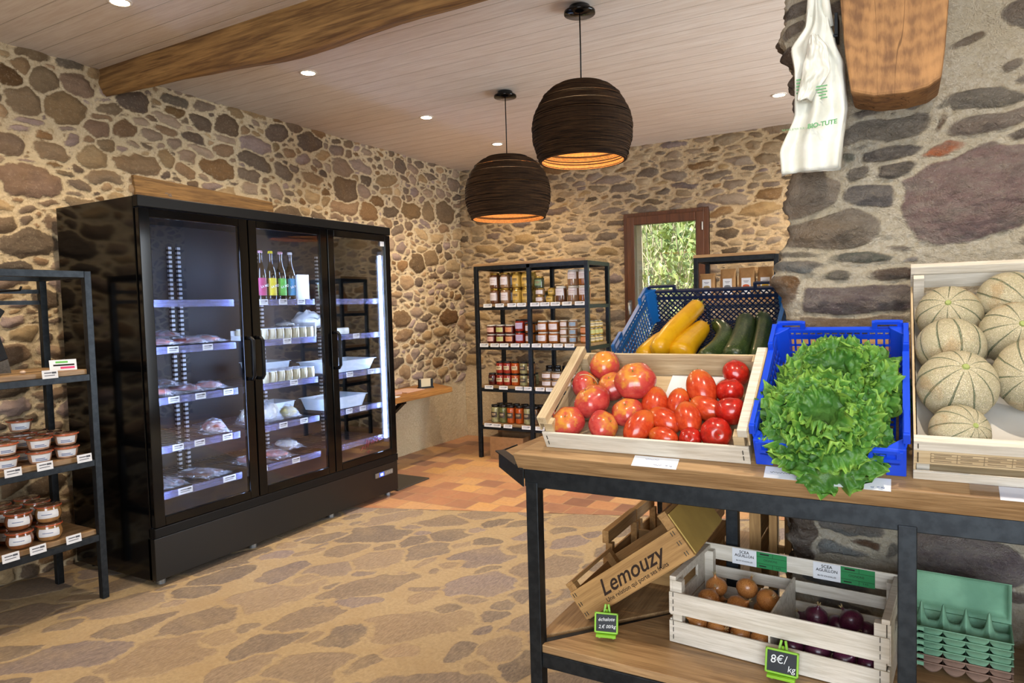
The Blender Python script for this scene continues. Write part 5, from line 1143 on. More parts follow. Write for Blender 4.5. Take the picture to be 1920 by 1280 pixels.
o = wobj('folded_flap', sheet([(2.10, -.216, -.196), (2.06, -.224, -.172), (2.0, -.236, -.165), (1.925, -.248, -.212)], 2.108, 1.2, .02, 2.4), M_bag, bg); s_ = o.modifiers.new('film', 'SOLIDIFY'); s_.thickness = .001
o = wobj('handle_loop', MB().tube([(-.222, 2.15, 2.14), (-.215, 2.13, 2.2), (-.205, 2.15, 2.30), (-.195, 2.16, 2.33), (-.185, 2.15, 2.28), (-.178, 2.13, 2.19), (-.17, 2.15, 2.13)], .011, 8), M_bag, bg)
M_bagink = plain('green print', '#5f9a6a', .8)
text('BIO-TUTE', .017, M_bagink, bg, bg.matrix_basis.inverted() @ T(-.185, 2.088, 1.853) @ RX(90) @ RZ(3), shear=.1, bold=.0006); text('NE PAS JETER SUR LA VOIE', .0075, M_bagink, bg, bg.matrix_basis.inverted() @ T(-.245, 2.098, 1.851) @ RX(90) @ RZ(-2))
for k in range(5): wobj('print_line', MB().box(-.205 + .004 * k, -.172 - .003 * (k % 2), 2.094, 2.0945, 1.955 - k * .008, 1.9585 - k * .008), M_bagink, bg); wobj('print_line', MB().box(-.252, -.234, 2.106, 2.1065, 1.985 - k * .009, 1.989 - k * .009), M_bagink, bg)
nl = obj('wall_nail', MB().tube([(-.2, 2.10, 2.318), (-.2, 2.30, 2.312)], .006, 8).cyl(.012, 0, .004, 12, 0, T(-.2, 2.102, 2.318) @ RX(90)), M_metal); tag(nl, 'steel nail in the pillar that carries the white bags', 'nail')
bk = obj('square_bracket', MB().box(-.158, -.150, 2.15, 2.22, 2.105, 2.165).box(-.185, -.150, 2.15, 2.22, 2.10, 2.107), M_metal); tag(bk, 'small dark steel bracket on the pillar behind the white bags', 'bracket')
# ------------------------------------------------------------------ jars, tags, bags on the racks
def coated(name, c, rough=.16, var=.15, vs=40): return plain(name, c, rough, var, vs, coat=.6, crough=.04, spec=.5)
M_lid_s, M_lid_g, M_lid_k, M_lid_w = plain('tin lid', '#a9a59a', .3, metal=.9), plain('gold lid', '#a8893f', .3, metal=.9), plain('black lid', '#171414', .35), plain('white lid', '#cfccc4', .4)
LAB = {}
def label_mat(name, base, mark, kind=0):
    t = NT('jar label ' + name); sp = t.t.nodes.new('ShaderNodeSeparateXYZ'); t.put(sp.inputs[0], t.co('Generated'))
    z = sp.outputs[2]; x = sp.outputs[0]
    l1 = t.math('LESS_THAN', t.math('ABSOLUTE', t.math('SUBTRACT', z, .62)), .05 if not kind else .16); l2 = t.math('MULTIPLY', t.math('LESS_THAN', t.math('ABSOLUTE', t.math('SUBTRACT', z, .36)), .03), t.math('LESS_THAN', x, .7))
    m = t.math('MULTIPLY', t.math('MAXIMUM', l1, l2), t.math('LESS_THAN', t.math('ABSOLUTE', t.math('SUBTRACT', x, .5)), .33))
    LAB[name] = t.set(color=t.mix(t.math('MULTIPLY', m, .75), lin(base), lin(mark)), rough=.55); return LAB[name]
for n_, b_, m_, k_ in (('white', '#cfc8cc', '#a58a94', 0), ('pink', '#d2a89c', '#b0685c', 0), ('lime', '#b7b573', '#6f7c34', 0), ('orange', '#cf8d62', '#9b4a28', 0), ('yellow', '#c8a552', '#46342a', 1), ('blue', '#8fa6c0', '#5c7696', 0), ('green', '#6e8461', '#a23c34', 0), ('cream', '#c9b994', '#4f3f2f', 1), ('dark', '#3a2f2a', '#b49e7c', 1), ('lilac', '#b9a9c8', '#8a76a0', 0)): label_mat(n_, b_, m_, k_)
def jar_proto(r, h, body, lid, lab, fill=.8, lz=(.22, .72), wide=.72):
    """a filled glass jar: glass body with its contents, screw lid, wrap label facing -y"""
    me = MB().lathe([(0, 0), (r * .82, 0), (r * .97, h * .03), (r, h * .08), (r, h * .76), (r * .95, h * .83), (r * .84, h * .87), (r * .84, h * .88)], 20)
    o = bpy.data.objects.new('jar', mesh('jar', me, body)); COL.objects.link(o)
    obj('lid', MB().lathe([(r * .86, h * .865), (r * .9, h * .87), (r * .9, h * .985), (r * .86, h), (0, h)], 20), lid, o)
    if lab: obj('label', MB().lathe([(r * 1.012, h * lz[0]), (r * 1.012, h * lz[1])], 10, 0, None, True, -PI / 2 - wide, -PI / 2 + wide), LAB[lab], o)
    return o
BODY = dict(paste=coated('pale pate', '#8a6a4e'), brown=coated('brown stew', '#5e3a24'), honey=coated('amber honey', '#8a4f1c'), red=coated('dark red jam', '#4a130f'), tom=coated('red sauce', '#8a2416'), carrot=coated('orange carrots', '#a84a16'), cream_=coated('pale vegetables', '#8f8a62', var=.35), green_=coated('green beans', '#5d6138', var=.35), mixed=coated('mixed vegetables', '#6b4a2e', var=.45), dark=coated('dark jar contents', '#26221f'), oil=coated('yellow preserve', '#a98a3e'), dkgreen=coated('dark green preserve', '#3a4030'))
def px2x(px, ref=((888, -3.345), (988, -2.805), (1095, -2.262))):
    (a, xa), (b, xb), (c, xc) = ref
    return xa + (px - a) * (xb - xa) / (b - a) if px < b else xb + (px - b) * (xc - xb) / (c - b)
JARS = {}
def put_jar(key, x, y, z, label, group, rot=0):
    M = T(x, y, z) @ RZ(rot)
    if key not in JARS:
        o = jar_proto(*key); JARS[key] = o; o.matrix_basis = M; return tag(o, label, 'jar', group)
    return dup(JARS[key], M, label, group)
def jk(r, h, body, lid, lab, **kw): return (r, h, BODY[body], lid, lab, kw.get('fill', .8), kw.get('lz', (.22, .72)), kw.get('wide', .85))
desc_lid = {M_lid_s: 'tin', M_lid_g: 'gold', M_lid_k: 'black', M_lid_w: 'white'}
SHELFN = {1.40: 'top shelf', 1.045: 'second shelf', .665: 'third shelf', .32: 'bottom shelf'}
def column(x, z, key, n, col, bay, y=5.345, what='jar', rows=1):
    r, h = key[0], key[1]
    for rw in range(rows):
        for k in range(n):
            lv = ('single',) if n == 1 else ('lower', 'upper') if n == 2 else ('lowest', 'middle', 'topmost')
            back = '' if rw == 0 else 'rear-row '
            put_jar(key, x, y + r + rw * (2 * r + .006), z + .0008 + k * (h + .0012), f'{back}{lv[k]} {what}, {ORD[col]} in {bay} bay, {SHELFN[z]} of jar rack', f'jars on the {SHELFN[z]} of the jar rack', (col * 37 + k * 11) % 14 - 7)
A, B = 'corner-side', 'window-side'
# top shelf
for i, (px, lab, body, w) in enumerate(((915.5, 'white', 'brown', 'white-labelled gold-lidded jar'), (936, 'white', 'paste', 'white-labelled gold-lidded jar'), (958.5, 'yellow', 'oil', 'yellow-labelled jar'), (976, 'yellow', 'oil', 'yellow-labelled jar'))):
    column(px2x(px), 1.40, jk(.046, .138, body, M_lid_g, lab), 2, i, A, what=w, rows=2)
x = px2x(1002); column(x, 1.40, jk(.042, .062, 'paste', M_lid_g, 'white'), 2, 0, B, what='squat white-labelled jar')
put_jar(jk(.044, .10, 'dkgreen', M_lid_g, 'green'), x - .01, 5.392, 1.40 + .1275, 'dark green jar with red and green label on top of two squat jars', 'jars on the top shelf of the jar rack'); put_jar(jk(.044, .10, 'dkgreen', M_lid_g, None), x + .005, 5.47, 1.4008, 'dark plain jar behind the squat white-labelled jars', 'jars on the top shelf of the jar rack')
x = px2x(1021); put_jar(jk(.038, .062, 'oil', M_lid_g, 'yellow'), x, 5.385, 1.4008, 'small yellow-labelled jar below another beside the squat jars', 'jars on the top shelf of the jar rack'); put_jar(jk(.038, .062, 'oil', M_lid_g, 'yellow'), x + .012, 5.40, 1.464, 'small yellow-labelled jar on top of its twin beside the squat jars', 'jars on the top shelf of the jar rack')
for i, (px, body, n) in enumerate(((1041, 'brown', 1), (1064, 'paste', 2), (1084, 'honey', 2))): column(px2x(px), 1.40, jk(.051, .135, body, M_lid_w, 'white', lz=(.42, .86)), n, 2 + i, B, what='tall brown jar')
# second shelf
for i, (px, lab, body, h, w) in enumerate(((907, 'pink', 'red', .082, 'pink-labelled jar'), (925, 'lime', 'red', .082, 'lime-labelled jar'), (943, 'orange', 'red', .082, 'orange-labelled jar'), (962, 'lilac', 'tom', .105, 'tall red jar'), (981, 'white', 'honey', .090, 'honey jar'))):
    column(px2x(px), 1.045, jk(.046, h, body, M_lid_w if i < 3 else M_lid_k, lab), 2, i, A, what=w, rows=2)
for i, (px, lab, body, h, n, r, w) in enumerate(((1005, 'white', 'honey', .098, 2, .05, 'honey jar'), (1026.5, 'white', 'honey', .098, 2, .052, 'honey jar'), (1046, 'white', 'paste', .066, 3, .037, 'small white-labelled jar'), (1063, 'blue', 'paste', .066, 3, .037, 'small blue-labelled jar'), (1084, 'orange', 'honey', .075, 2, .042, 'orange-labelled jar'))):
    column(px2x(px), 1.045, jk(r, h, body, M_lid_w, lab), n, i, B, what=w, rows=2 if i < 2 else 1)
for i, (xx, yy) in enumerate(((-2.325, 5.52), (-2.325, 5.62), (-2.325, 5.71))):
    for k in range(3):
        put_jar(jk(.036, .062, 'oil', M_lid_s, 'lime' if k % 2 else 'cream', wide=1.3), xx, yy, 1.0458 + k * .0632, f'small cream-labelled jar {("at the bottom", "midway up", "on top")[k]} of {ORD[i]} stack, window-side end, second shelf of jar rack', 'jars on the second shelf of the jar rack', 55)
# third shelf
C3 = (('red', 'dark'), ('tom', 'cream'), ('tom', 'cream'), ('carrot', 'cream'), ('cream_', 'dark'), ('mixed', 'cream'))
for i, px in enumerate((907, 922.4, 937, 952, 967.6, 981.5)):
    column(px2x(px), .665, jk(.0385, .107, C3[i][0], M_lid_k, C3[i][1], lz=(.3, .62)), 2 if i else 1, i, A, what=('dark red', 'red', 'red', 'orange', 'pale green', 'mixed vegetable')[i] + ' preserve jar')
for i, px in enumerate((912, 927, 942, 957, 972)): put_jar(jk(.0385, .107, C3[i][0], M_lid_k, None), px2x(px) + .02, 5.50, .6658, f'{("dark red", "red", "bright red", "orange", "pale green")[i]} unlabelled jar, {ORD[i]} in the rear row, third shelf of jar rack', 'jars on the third shelf of the jar rack')
for i, px in enumerate((1012, 1031, 1050, 1070)):
    for k in range(2): put_jar(jk(.052, .066, 'paste', M_lid_s, 'white'), px2x(px), 5.39, .6658 + k * .067, f'squat white jar, {("lower", "upper")[k]} of {ORD[i]} pair, window-side bay, third shelf of jar rack', 'jars on the third shelf of the jar rack')
for i, px in enumerate((1000, 1016, 1032)): put_jar(jk(.036, .17, 'dark', M_lid_k, None), px2x(px), 5.55, .6658, f'tall dark jar number {ORD[i]} behind the squat jars on the third shelf of jar rack', 'jars on the third shelf of the jar rack')
# bottom shelf
C4 = ('cream_', 'green_', 'carrot', 'carrot', 'cream_', 'mixed', 'red', 'tom', 'mixed')
for i, px in enumerate((910.5, 926, 941, 957.5, 973, 986, 1003, 1020, 1037)):
    for rw in range(2):
        put_jar(jk(.0395, .163, C4[i], M_lid_k, 'dark', lz=(.3, .6)), px2x(px), 5.385 + rw * .10, .3208 + .0 * rw, ('front ', 'rear ')[rw] + f'tall {("pale vegetable", "green bean", "bright orange", "orange", "creamy white", "mixed vegetable", "dark red", "red", "brown")[i]} preserve jar, {ORD[i]} from corner end, bottom shelf of jar rack', 'jars on the bottom shelf of the jar rack')
# price tags: little cards hung on shelf edges
TAGP = None
def price_tag(M, w, h, label, group):
    global TAGP
    if TAGP is None:
        TAGP = bpy.data.objects.new('price_tag', mesh('price_tag', MB().box(-.5, .5, -.0006, .0006, 0, 1), M_paper)); COL.objects.link(TAGP)
        b = MB(); b.box(-.36, .1, -.0011, -.0007, .62, .74); b.box(.12, .4, -.0011, -.0007, .56, .78); b.box(-.36, .3, -.0011, -.0007, .32, .4); obj('print', b, M_ink, TAGP)
        TAGP.matrix_basis = M @ Matrix.Diagonal((w, 1, h, 1)); return tag(TAGP, label, 'price tag', group)
    return dup(TAGP, M @ Matrix.Diagonal((w, 1, h, 1)), label, group)
for z, pxs in ((1.40, (911, 934, 957, 975, 1000, 1019, 1038.5, 1060, 1083)), (1.045, (902, 922.5, 940.5, 961, 980, 1001, 1021.5, 1042, 1063)), (.665, (909, 937, 967.5, 981.5, 1006, 1026)), (.32, (906, 922, 943.5, 978, 1004))):
    for i, px in enumerate(pxs): price_tag(T(px2x(px), 5.2935, z - .030) @ RX(-6), .088, .032, f'white price tag, {ORD[i]} from corner end, {SHELFN[z]} edge of jar rack', 'price tags on the jar rack')
# boxes under the jar rack
def carton(label, M, w, d, h, flap=0, op=True):
    b = MB(); e = .004; b.box(-w / 2, w / 2, -d / 2, -d / 2 + e, 0, h); b.box(-w / 2, w / 2, d / 2 - e, d / 2, 0, h); b.box(-w / 2, -w / 2 + e, -d / 2 + e, d / 2 - e, 0, h); b.box(w / 2 - e, w / 2, -d / 2 + e, d / 2 - e, 0, h); b.box(-w / 2 + e, w / 2 - e, -d / 2 + e, d / 2 - e, 0, e)
    t = tag(obj('cardboard_box', b, M_card, None, 0, M), label, 'box', 'cardboard boxes under the jar rack')
    if flap: obj('flap', MB().box(-w / 2, w / 2, -.002, .002, 0, flap), M_card, t, 0, T(0, -d / 2 + .003, h) @ RX(-35)); obj('flap', MB().box(-.002, .002, -d / 2, d / 2, 0, flap), M_card, t, 0, T(w / 2 - .003, 0, h) @ RY(60))
    return t
carton('brown cardboard box on the tiles under the jar rack, in front of another', T(-3.07, 5.41, .001) @ RZ(3), .33, .24, .205)
carton('darker cardboard box standing behind the front box under the jar rack', T(-3.16, 5.665, .001), .30, .2, .225); carton('cardboard box with raised flap under the window-side bay of jar rack', T(-2.60, 5.52, .001) @ RZ(-4), .36, .3, .19, .08)
# coffee bags
def cbag(label, x, col, h, z=1.3708, y=5.56):
    t = thing('coffee_bag', label, 'bag', T(x, y, z) @ RZ(-2), 'kraft bags on the coffee rack')
    w, d = .118, .085
    def f(u, v):
        a = u * 2 * PI; c, s = math.cos(a), math.sin(a); p = .35; px_, py_ = math.copysign(abs(c) ** p, c), math.copysign(abs(s) ** p, s); k = 1 - max(0, (v - .72) / .28)
        return (px_ * w / 2 * (1 - .03 * (1 - k)), py_ * d / 2 * (.08 + .92 * k) - .012 * (1 - k), v * h)
    b = MB().surf(f, 40, 16, 0, None, True); b.bar((-w / 2, -.012, h), (w / 2, -.012, h), .008, .012); obj('body', b, M_kraft, t)
    lb = obj('label', MB().box(-.034, .034, -d / 2 - .0025, -d / 2 - .0012, .055, .175), M_paper, t)
    ov = MB(); ov.add([(.026 * math.cos(2 * PI * k / 24), -d / 2 - .003, .113 + .013 * math.sin(2 * PI * k / 24)) for k in range(24)], [tuple(range(24))]); obj('oval', ov, plain('oval ' + col, col, .6), lb)
    b = MB(); b.box(-.02, .02, -d / 2 - .0032, -d / 2 - .0026, .150, .1535); b.box(-.013, .013, -d / 2 - .0032, -d / 2 - .0026, .141, .144); b.box(-.016, .016, -d / 2 - .0036, -d / 2 - .003, .111, .1145); b.box(-.03, -.018, -d / 2 - .0032, -d / 2 - .0026, .06, .074); obj('print', b, M_ink, lb)
for i, (x, c, h, lb) in enumerate(((-1.325, '#a58a4e', .215, 'short kraft coffee bag with small tan oval label'), (-1.165, '#77797c', .245, 'kraft coffee bag with grey oval on its white label'), (-1.025, '#cc5a22', .248, 'kraft coffee bag with orange oval on its white label'), (-.885, '#cfa913', .25, 'kraft coffee bag with yellow oval on its white label'))): cbag(lb, x, c, h)

# ---- terrine rack: low glass terrines and round jars with orange rubber rings
M_ring_o = plain('orange rubber ring', '#b0502c', .5); M_clear_lid = plain('glass lid', '#6b4a38', .08, coat=1.)
TER = {}
M_tlab = label_mat('terrine', '#c3d0e6', '#7f90ac')
def terrine(kind, body, M, label):
    key = (kind, body)
    if key in TER: return dup(TER[key], M, label)
    if kind == 'low': r, h = .050, .048; prof = [(0, 0), (.038, 0), (.041, .004), (.047, h * .6), (.049, h)]; lz = (.010, .042)
    else: r, h = .052, .072; prof = [(0, 0), (.034, 0), (.045, .008), (.0535, .030), (.0535, .045), (.049, .062), (.047, h)]; lz = (.024, .062)
    o = bpy.data.objects.new('terrine', mesh('terrine', MB().lathe(prof, 26), BODY_T[body])); COL.objects.link(o); o.matrix_basis = M
    obj('rubber_ring', MB().lathe([(.046, h), (.055, h), (.0555, h + .002), (.054, h + .004), (.046, h + .004)], 28).box(.052, .0605, -.006, .006, h, h + .003), M_ring_o, o, label='orange rubber ring')
    obj('lid', MB().lathe([(.051, h + .0035), (.051, h + .007), (.044, h + .009), (.02, h + .011), (.011, h + .0115), (.009, h + .013), (0, h + .013)], 26), M_clear_lid, o)
    rr = (.0475 if kind == 'low' else .0548); 
    lp = [(.0440, .010), (.0476, .028), (.0494, .042)] if kind == 'low' else [(.0519, .024), (.0543, .030), (.0543, .045), (.0503, .060)]
    lo = obj('label', MB().lathe(lp, 12, 0, None, True, -.85, .85), M_paper, o, label='white label')
    pz = (.022, .0255) if kind == 'low' else (.040, .0435); pr = .0478 if kind == 'low' else .0547
    obj('print', MB().lathe([(pr - .0005, pz[0]), (pr, pz[1])], 8, 0, None, True, -.5, .3).lathe([(pr - .001, pz[0] - .007), (pr - .0005, pz[1] - .007)], 8, 0, None, True, -.5, .5), M_ink_blue, lo)
    TER[key] = o; return tag(o, label, 'terrine jar', 'terrines on the metal rack')
BODY_T = dict(pale=coated('pale terrine', '#b08a70', .12, .2), tan=coated('tan terrine', '#9c7448', .12, .2), dark=coated('dark terrine', '#7a4a2c', .12, .2))
low = []
for j, y in enumerate((1.795, 1.675, 1.535, 1.415, 1.295)):
    for i, x in enumerate((-3.468, -3.585, -3.70)):
        for k in range(2):
            lb = f'{("under", "over")[k]} low terrine, {("front", "middle", "rear")[i]} line, stack {ORD[j]} from post, middle board of terrine rack'
            terrine('low', 'pale', T(x + (j % 2) * .004, y - i * .012, .7158 + k * .0625) @ RZ(-25 + (i * 13 + j * 7) % 15), lb)
terrine('low', 'pale', T(-3.70, 1.71, .7158 + .125) @ RZ(-20), 'single low terrine topping the rear line on the middle shelf of terrine rack')
for j, y in enumerate((1.70, 1.575, 1.43, 1.30)):
    for i, x in enumerate((-3.472, -3.592, -3.71)):
        for k in range(2):
            body = ('tan', 'dark', 'dark', 'tan')[j] if i != 1 or j else 'tan'
            lb = f'round {"tan" if body == "tan" else "reddish brown"} terrine jar, {("under", "over")[k]}, {("front", "middle", "rear")[i]} line, stack {ORD[j]} from post, bottom board'
            terrine('round', body, T(x, y + i * .012, .3458 + k * .0865) @ RZ(-28 + (i * 17 + j * 5) % 18), lb)
for nm, z, ys in (('upper', 1.13, (1.705,)), ('middle', .715, (1.53, 1.66, 1.835)), ('bottom', .345, (1.50, 1.61, 1.765))):
    for i, y in enumerate(ys): price_tag(T(-3.391, y, z - .026) @ RZ(90) @ RX(-6), .068, .038, f'white price tag on {nm} board of terrine rack, {ORD[i]} counting towards refrigerator', 'price tags on the terrine rack')
pc = thing('shelf_card', 'small pink and green printed card standing on the upper board of terrine rack', 'card', T(-3.46, 1.80, 1.1305) @ RZ(72) @ RX(-14))
obj('card', MB().box(-.055, .055, -.001, .001, 0, .052), M_paper, pc); obj('green_print', MB().box(-.03, .02, -.0016, -.001, .036, .045), plain('green print bright', '#5cae4a', .7), pc); obj('pink_print', MB().box(-.012, .046, -.0016, -.001, .008, .018), plain('pink print', '#c9386e', .7), pc); obj('black_print', MB().box(-.04, .046, -.0016, -.001, .022, .03), M_black_ink, pc)
oc_ = obj('pebble', MB().surf(lambda u, v: (.016 * math.sin(v * PI) * math.cos(u * 6.2832), .011 * math.sin(v * PI) * math.sin(u * 6.2832), .009 - .008 * math.cos(v * PI)), 14, 8, 0, None, True), plain('pale pebble', '#b9a08c', .7), None, 0, T(-3.45, 1.62, 1.1305)); tag(oc_, 'tiny pale pebble on the upper board of terrine rack', 'pebble')
# socks on the hooks
M_sock = plain('dark navy knit', '#14161b', .95, .2, 120); M_sockg = plain('grey knit', '#4a4642', .95, .25, 120)
def sock(label, M, s=1.):
    t = thing('sock', label, 'sock', M, 'socks on the hooks')
    leg = [(-.035, .0), (.052, -.070), (.018, -.128), (.030, -.20), (.052, -.29), (.0, -.31), (-.02, -.24), (-.03, -.12)]
    obj('leg', MB().prism([(x, z) for x, z in leg], -.006, .006, 0, RX(90)), M_sock, t, .004)
    obj('toe', MB().prism([(.052, -.292), (.062, -.365), (.045, -.375), (.01, -.38), (.0, -.312)], -.007, .007, 0, RX(90)), M_sockg, t, .004, label='grey toe')
    tg_ = obj('paper_band', MB().box(-.012, .02, -.0085, -.0068, -.062, -.024), M_paper, t, label='white paper band')
    obj('hang_loop', MB().tube([(-.006, 0, -.004), (-.006, 0, .03), (.004, 0, .03), (.004, 0, -.004)], .0022, 6), M_white_p, t)
    return t
sock('black sock with grey toe and white band hanging on the upper hook', T(-3.62, 1.585, 1.488) @ RZ(62)); sock('black sock with grey toe hanging on the lower hook, nearer the camera', T(-3.60, 1.50, 1.432) @ RZ(58))

# ------------------------------------------------------------------ contents of the cabinet
M_film = NT('plastic film'); M_film.t.nodes.remove(M_film.b); _n = M_film.noise(M_film.co(), 30, 4, .7)
_bp = M_film.n('Bump', {'Height': _n, 'Distance': .02, 'Strength': 1.}); _a = M_film.t.nodes.new('ShaderNodeMixShader'); _b2 = M_film.t.nodes.new('ShaderNodeMixShader')
M_film.put(_a.inputs[0], M_film.step(_n, .5, .7, .10, .5)); M_film.put(_a.inputs[1], M_film.n('BsdfTransparent', {0: (.95, .97, 1, 1)})); M_film.put(_a.inputs[2], M_film.n('BsdfDiffuse', {0: (.75, .8, .9, 1)}))
M_film.put(_b2.inputs[0], .16); M_film.t.links.new(_a.outputs[0], _b2.inputs[1]); M_film.put(_b2.inputs[2], M_film.n('BsdfGlossy', {'Roughness': .12, 'Normal': _bp})); M_film.t.links.new(_b2.outputs[0], M_film.out.inputs[0]); M_film = M_film.mat
M_meat = [plain('cured meat', '#7a3a30', .45, .35, 25), plain('ham', '#a8655c', .45, .3, 25), plain('sausage', '#4a2c20', .4, .3, 30), plain('white cheese', '#c9c4b4', .5, .1, 20), plain('yellow cheese', '#c7ba78', .5, .1, 20)]
def pack_(label, M, w, l, h, kind, group='vacuum packs in the refrigerator', sticker=True, sticks=0):
    t = thing('vacuum_pack', label, 'food pack', M, group); rs = random.Random(label)
    b = MB()
    if sticks:
        for k in range(sticks): x = -w * .32 + w * .64 * k / (sticks - 1); b.tube([(x, -l * .36, h * .45), (x + rs.uniform(-.006, .006), 0, h * .5), (x, l * .30, h * .45)], [h * .3, h * .36, h * .28], 8)
    else:
        sd = rs.uniform(0, 99)
        b.surf(lambda u, v: (w * .40 * math.sin(v * PI) * math.cos(u * 6.2832) * (1 + .2 * noise.noise(Vector((math.cos(u * 6.28) * 2, v * 3, sd)))), l * .40 * math.sin(v * PI) * math.sin(u * 6.2832), h * (.5 - .42 * math.cos(v * PI)) * (1 + .25 * noise.noise(Vector((u * 5, v * 4, sd))))), 22, 12, 0, None, True)
    obj('food', b, M_meat[kind], t); sd2 = rs.uniform(0, 50)
    def film(u, v):
        e = max(0, 1 - ((u * 2 - 1) ** 6 + (v * 2 - 1) ** 6)) * max(.0, math.cos((u - .5) * 2.6)) * max(0, math.cos((v - .5) * 2.6))
        return ((u - .5) * w, (v - .5) * l, .003 + h * 1.12 * e + .010 * noise.noise(Vector((u * 7, v * 7, sd2))) * (.5 + e) + .012 * abs(noise.noise(Vector((u * 3, v * 3, sd2 + 7)))) * (1 - e))
    obj('film', MB().surf(film, 22, 22), M_film, t)
    if sticker: obj('sticker', MB().box(-.03, .03, l * .18, l * .34, h * .85, h * .85 + .001), M_paper, t, 0, label='white sticker')
    return t
fx = FX - .22
def onsh(x, y, lv, rz=0, dz=0): return T(x, y, SH[lv] + .001 + dz) @ RZ(rz)
TB = lambda a: RY(a)
pk = [(1, -3.44, 2.30, 1, 88, 0, 'pack of sliced cured meat at the frame side on the second shelf of first door'), (1, -3.43, 2.47, 0, 100, 0, 'pack of dark red meat in the middle of the second shelf of first door'), (1, -3.45, 2.60, 1, 80, .0, 'pack of pink meat beside the middle one on the second shelf of first door'), (1, -3.52, 2.38, 0, 95, .035, 'pack of meat lying across two others on the second shelf of first door'),
      (2, -3.43, 2.27, 1, 85, 0, 'pack of pale ham at the frame side on the third shelf of first door'), (2, -3.44, 2.44, 0, 96, 0, 'pack of meat with sticker in the middle of third shelf of first door'), (2, -3.44, 2.60, 1, 75, 0, 'pack of pink sausages beside the middle one on third shelf of first door'), (2, -3.54, 2.36, 2, 92, .035, 'dark meat pack leaning on others on third shelf of first door')]
for lv, x, y, kd, rz, dz, lb in pk: pack_(lb, onsh(x - .045, y, lv, rz, dz + .006), .165, .26, .036, kd)
pack_('single shiny bag of brown biscuits alone on the fourth shelf of first door', onsh(-3.45, 2.59, 3, 70, .006), .16, .17, .075, 0, sticker=False)
pack_('long pack of dry sausages at the frame side on the bottom shelf of first door', onsh(-3.51, 2.31, 4, 80, .006), .17, .30, .03, 2, sticks=3); pack_('long pack of thin sausage sticks in the middle of the bottom shelf of first door', onsh(-3.51, 2.53, 4, 102, .006), .19, .30, .03, 2, sticks=8)
pack_('bag of curd with white label, frame side of fourth shelf, middle door', onsh(-3.47, 2.86, 3, 80, .006), .15, .15, .10, 3); pack_('bag of curd in the middle of the fourth shelf of middle door', onsh(-3.47, 3.01, 3, 95, .006), .15, .15, .11, 3); pack_('bag of cheese slice beside the curd bags on fourth shelf of middle door', onsh(-3.46, 3.16, 3, 88, .006), .13, .14, .07, 4)
pack_('pack of greyish meat at the frame side on the bottom shelf of middle door', onsh(-3.49, 2.87, 4, 85, .006), .17, .26, .035, 1); pack_('pack of ham in the middle of the bottom shelf of middle door', onsh(-3.49, 3.05, 4, 96, .006), .17, .26, .04, 1); pack_('shiny pack lying across the ham pack on the bottom shelf of middle door', onsh(-3.50, 3.17, 4, 70, .045), .17, .26, .045, 3, sticker=False)
# bottles
M_bot = coated('dark soda glass', '#1c1210', .06, 0); BCAP = [plain('cap white', '#cfd2d8', .4), plain('cap pink', '#b58a98', .4), plain('cap yellow', '#c9b81e', .4)]
BL = [('#7a5ab8', 0), ('#a02a5c', 1), ('#c9b81a', 2), ('#4fa83a', 1), ('#2f8fc9', 0)]
for i, (c_, cp) in enumerate(BL):
    nm = ('violet and orange', 'magenta', 'yellow', 'green', 'blue')[i]
    M = onsh(-3.42, 2.875 + i * .079, 0, 0); t = thing('soda_bottle', f'long-necked soda bottle with {nm} label in the middle door of refrigerator', 'bottle', M, 'soda bottles in the refrigerator')
    obj('glass', MB().lathe([(0, 0), (.028, 0), (.031, .004), (.031, .155), (.027, .185), (.016, .215), (.0125, .24), (.0125, .292), (.0145, .295)], 22), M_bot, t); obj('cap', MB().lathe([(.015, .288), (.0155, .298), (.013, .304), (0, .304)], 18), BCAP[cp], t)
    ml = plain('soda label ' + nm, c_, .45); obj('label', MB().lathe([(.0316, .028 if i else .06), (.0316, .135)], 18, 0, None, True, -1.35, 1.35), ml, t)
    if i: text('LA MO', .021, M_white_p, t, T(.0335, 0, .085) @ RZ(90) @ RX(90) @ RZ(12), bold=.0006)
    else: obj('label_band', MB().lathe([(.0319, .06), (.0319, .092)], 18, 0, None, True, -1.35, 1.35), plain('soda label orange', '#c9824a', .45), t)
t = thing('soda_bottle', 'clear soda bottle with silver neck band behind the violet one', 'bottle', onsh(-3.49, 2.905, 0), 'soda bottles in the refrigerator')
obj('glass', MB().lathe([(0, 0), (.028, 0), (.031, .004), (.031, .155), (.027, .185), (.016, .215), (.0125, .24), (.0125, .292), (.0145, .295)], 22), M_bot, t); obj('neck_band', MB().lathe([(.0175, .215), (.014, .24), (.0135, .288), (.0155, .298), (0, .304)], 18), M_lid_s, t)
o = obj('white_carton', MB().prism([(0, 0), (.14, 0), (.14, .16), (0, .12)], -.045, .045, 0, RX(90)), M_white_p, None, .002, onsh(-3.51, 3.27, 0, -8, .002)); tag(o, 'white folded carton standing beside the soda bottles', 'carton')
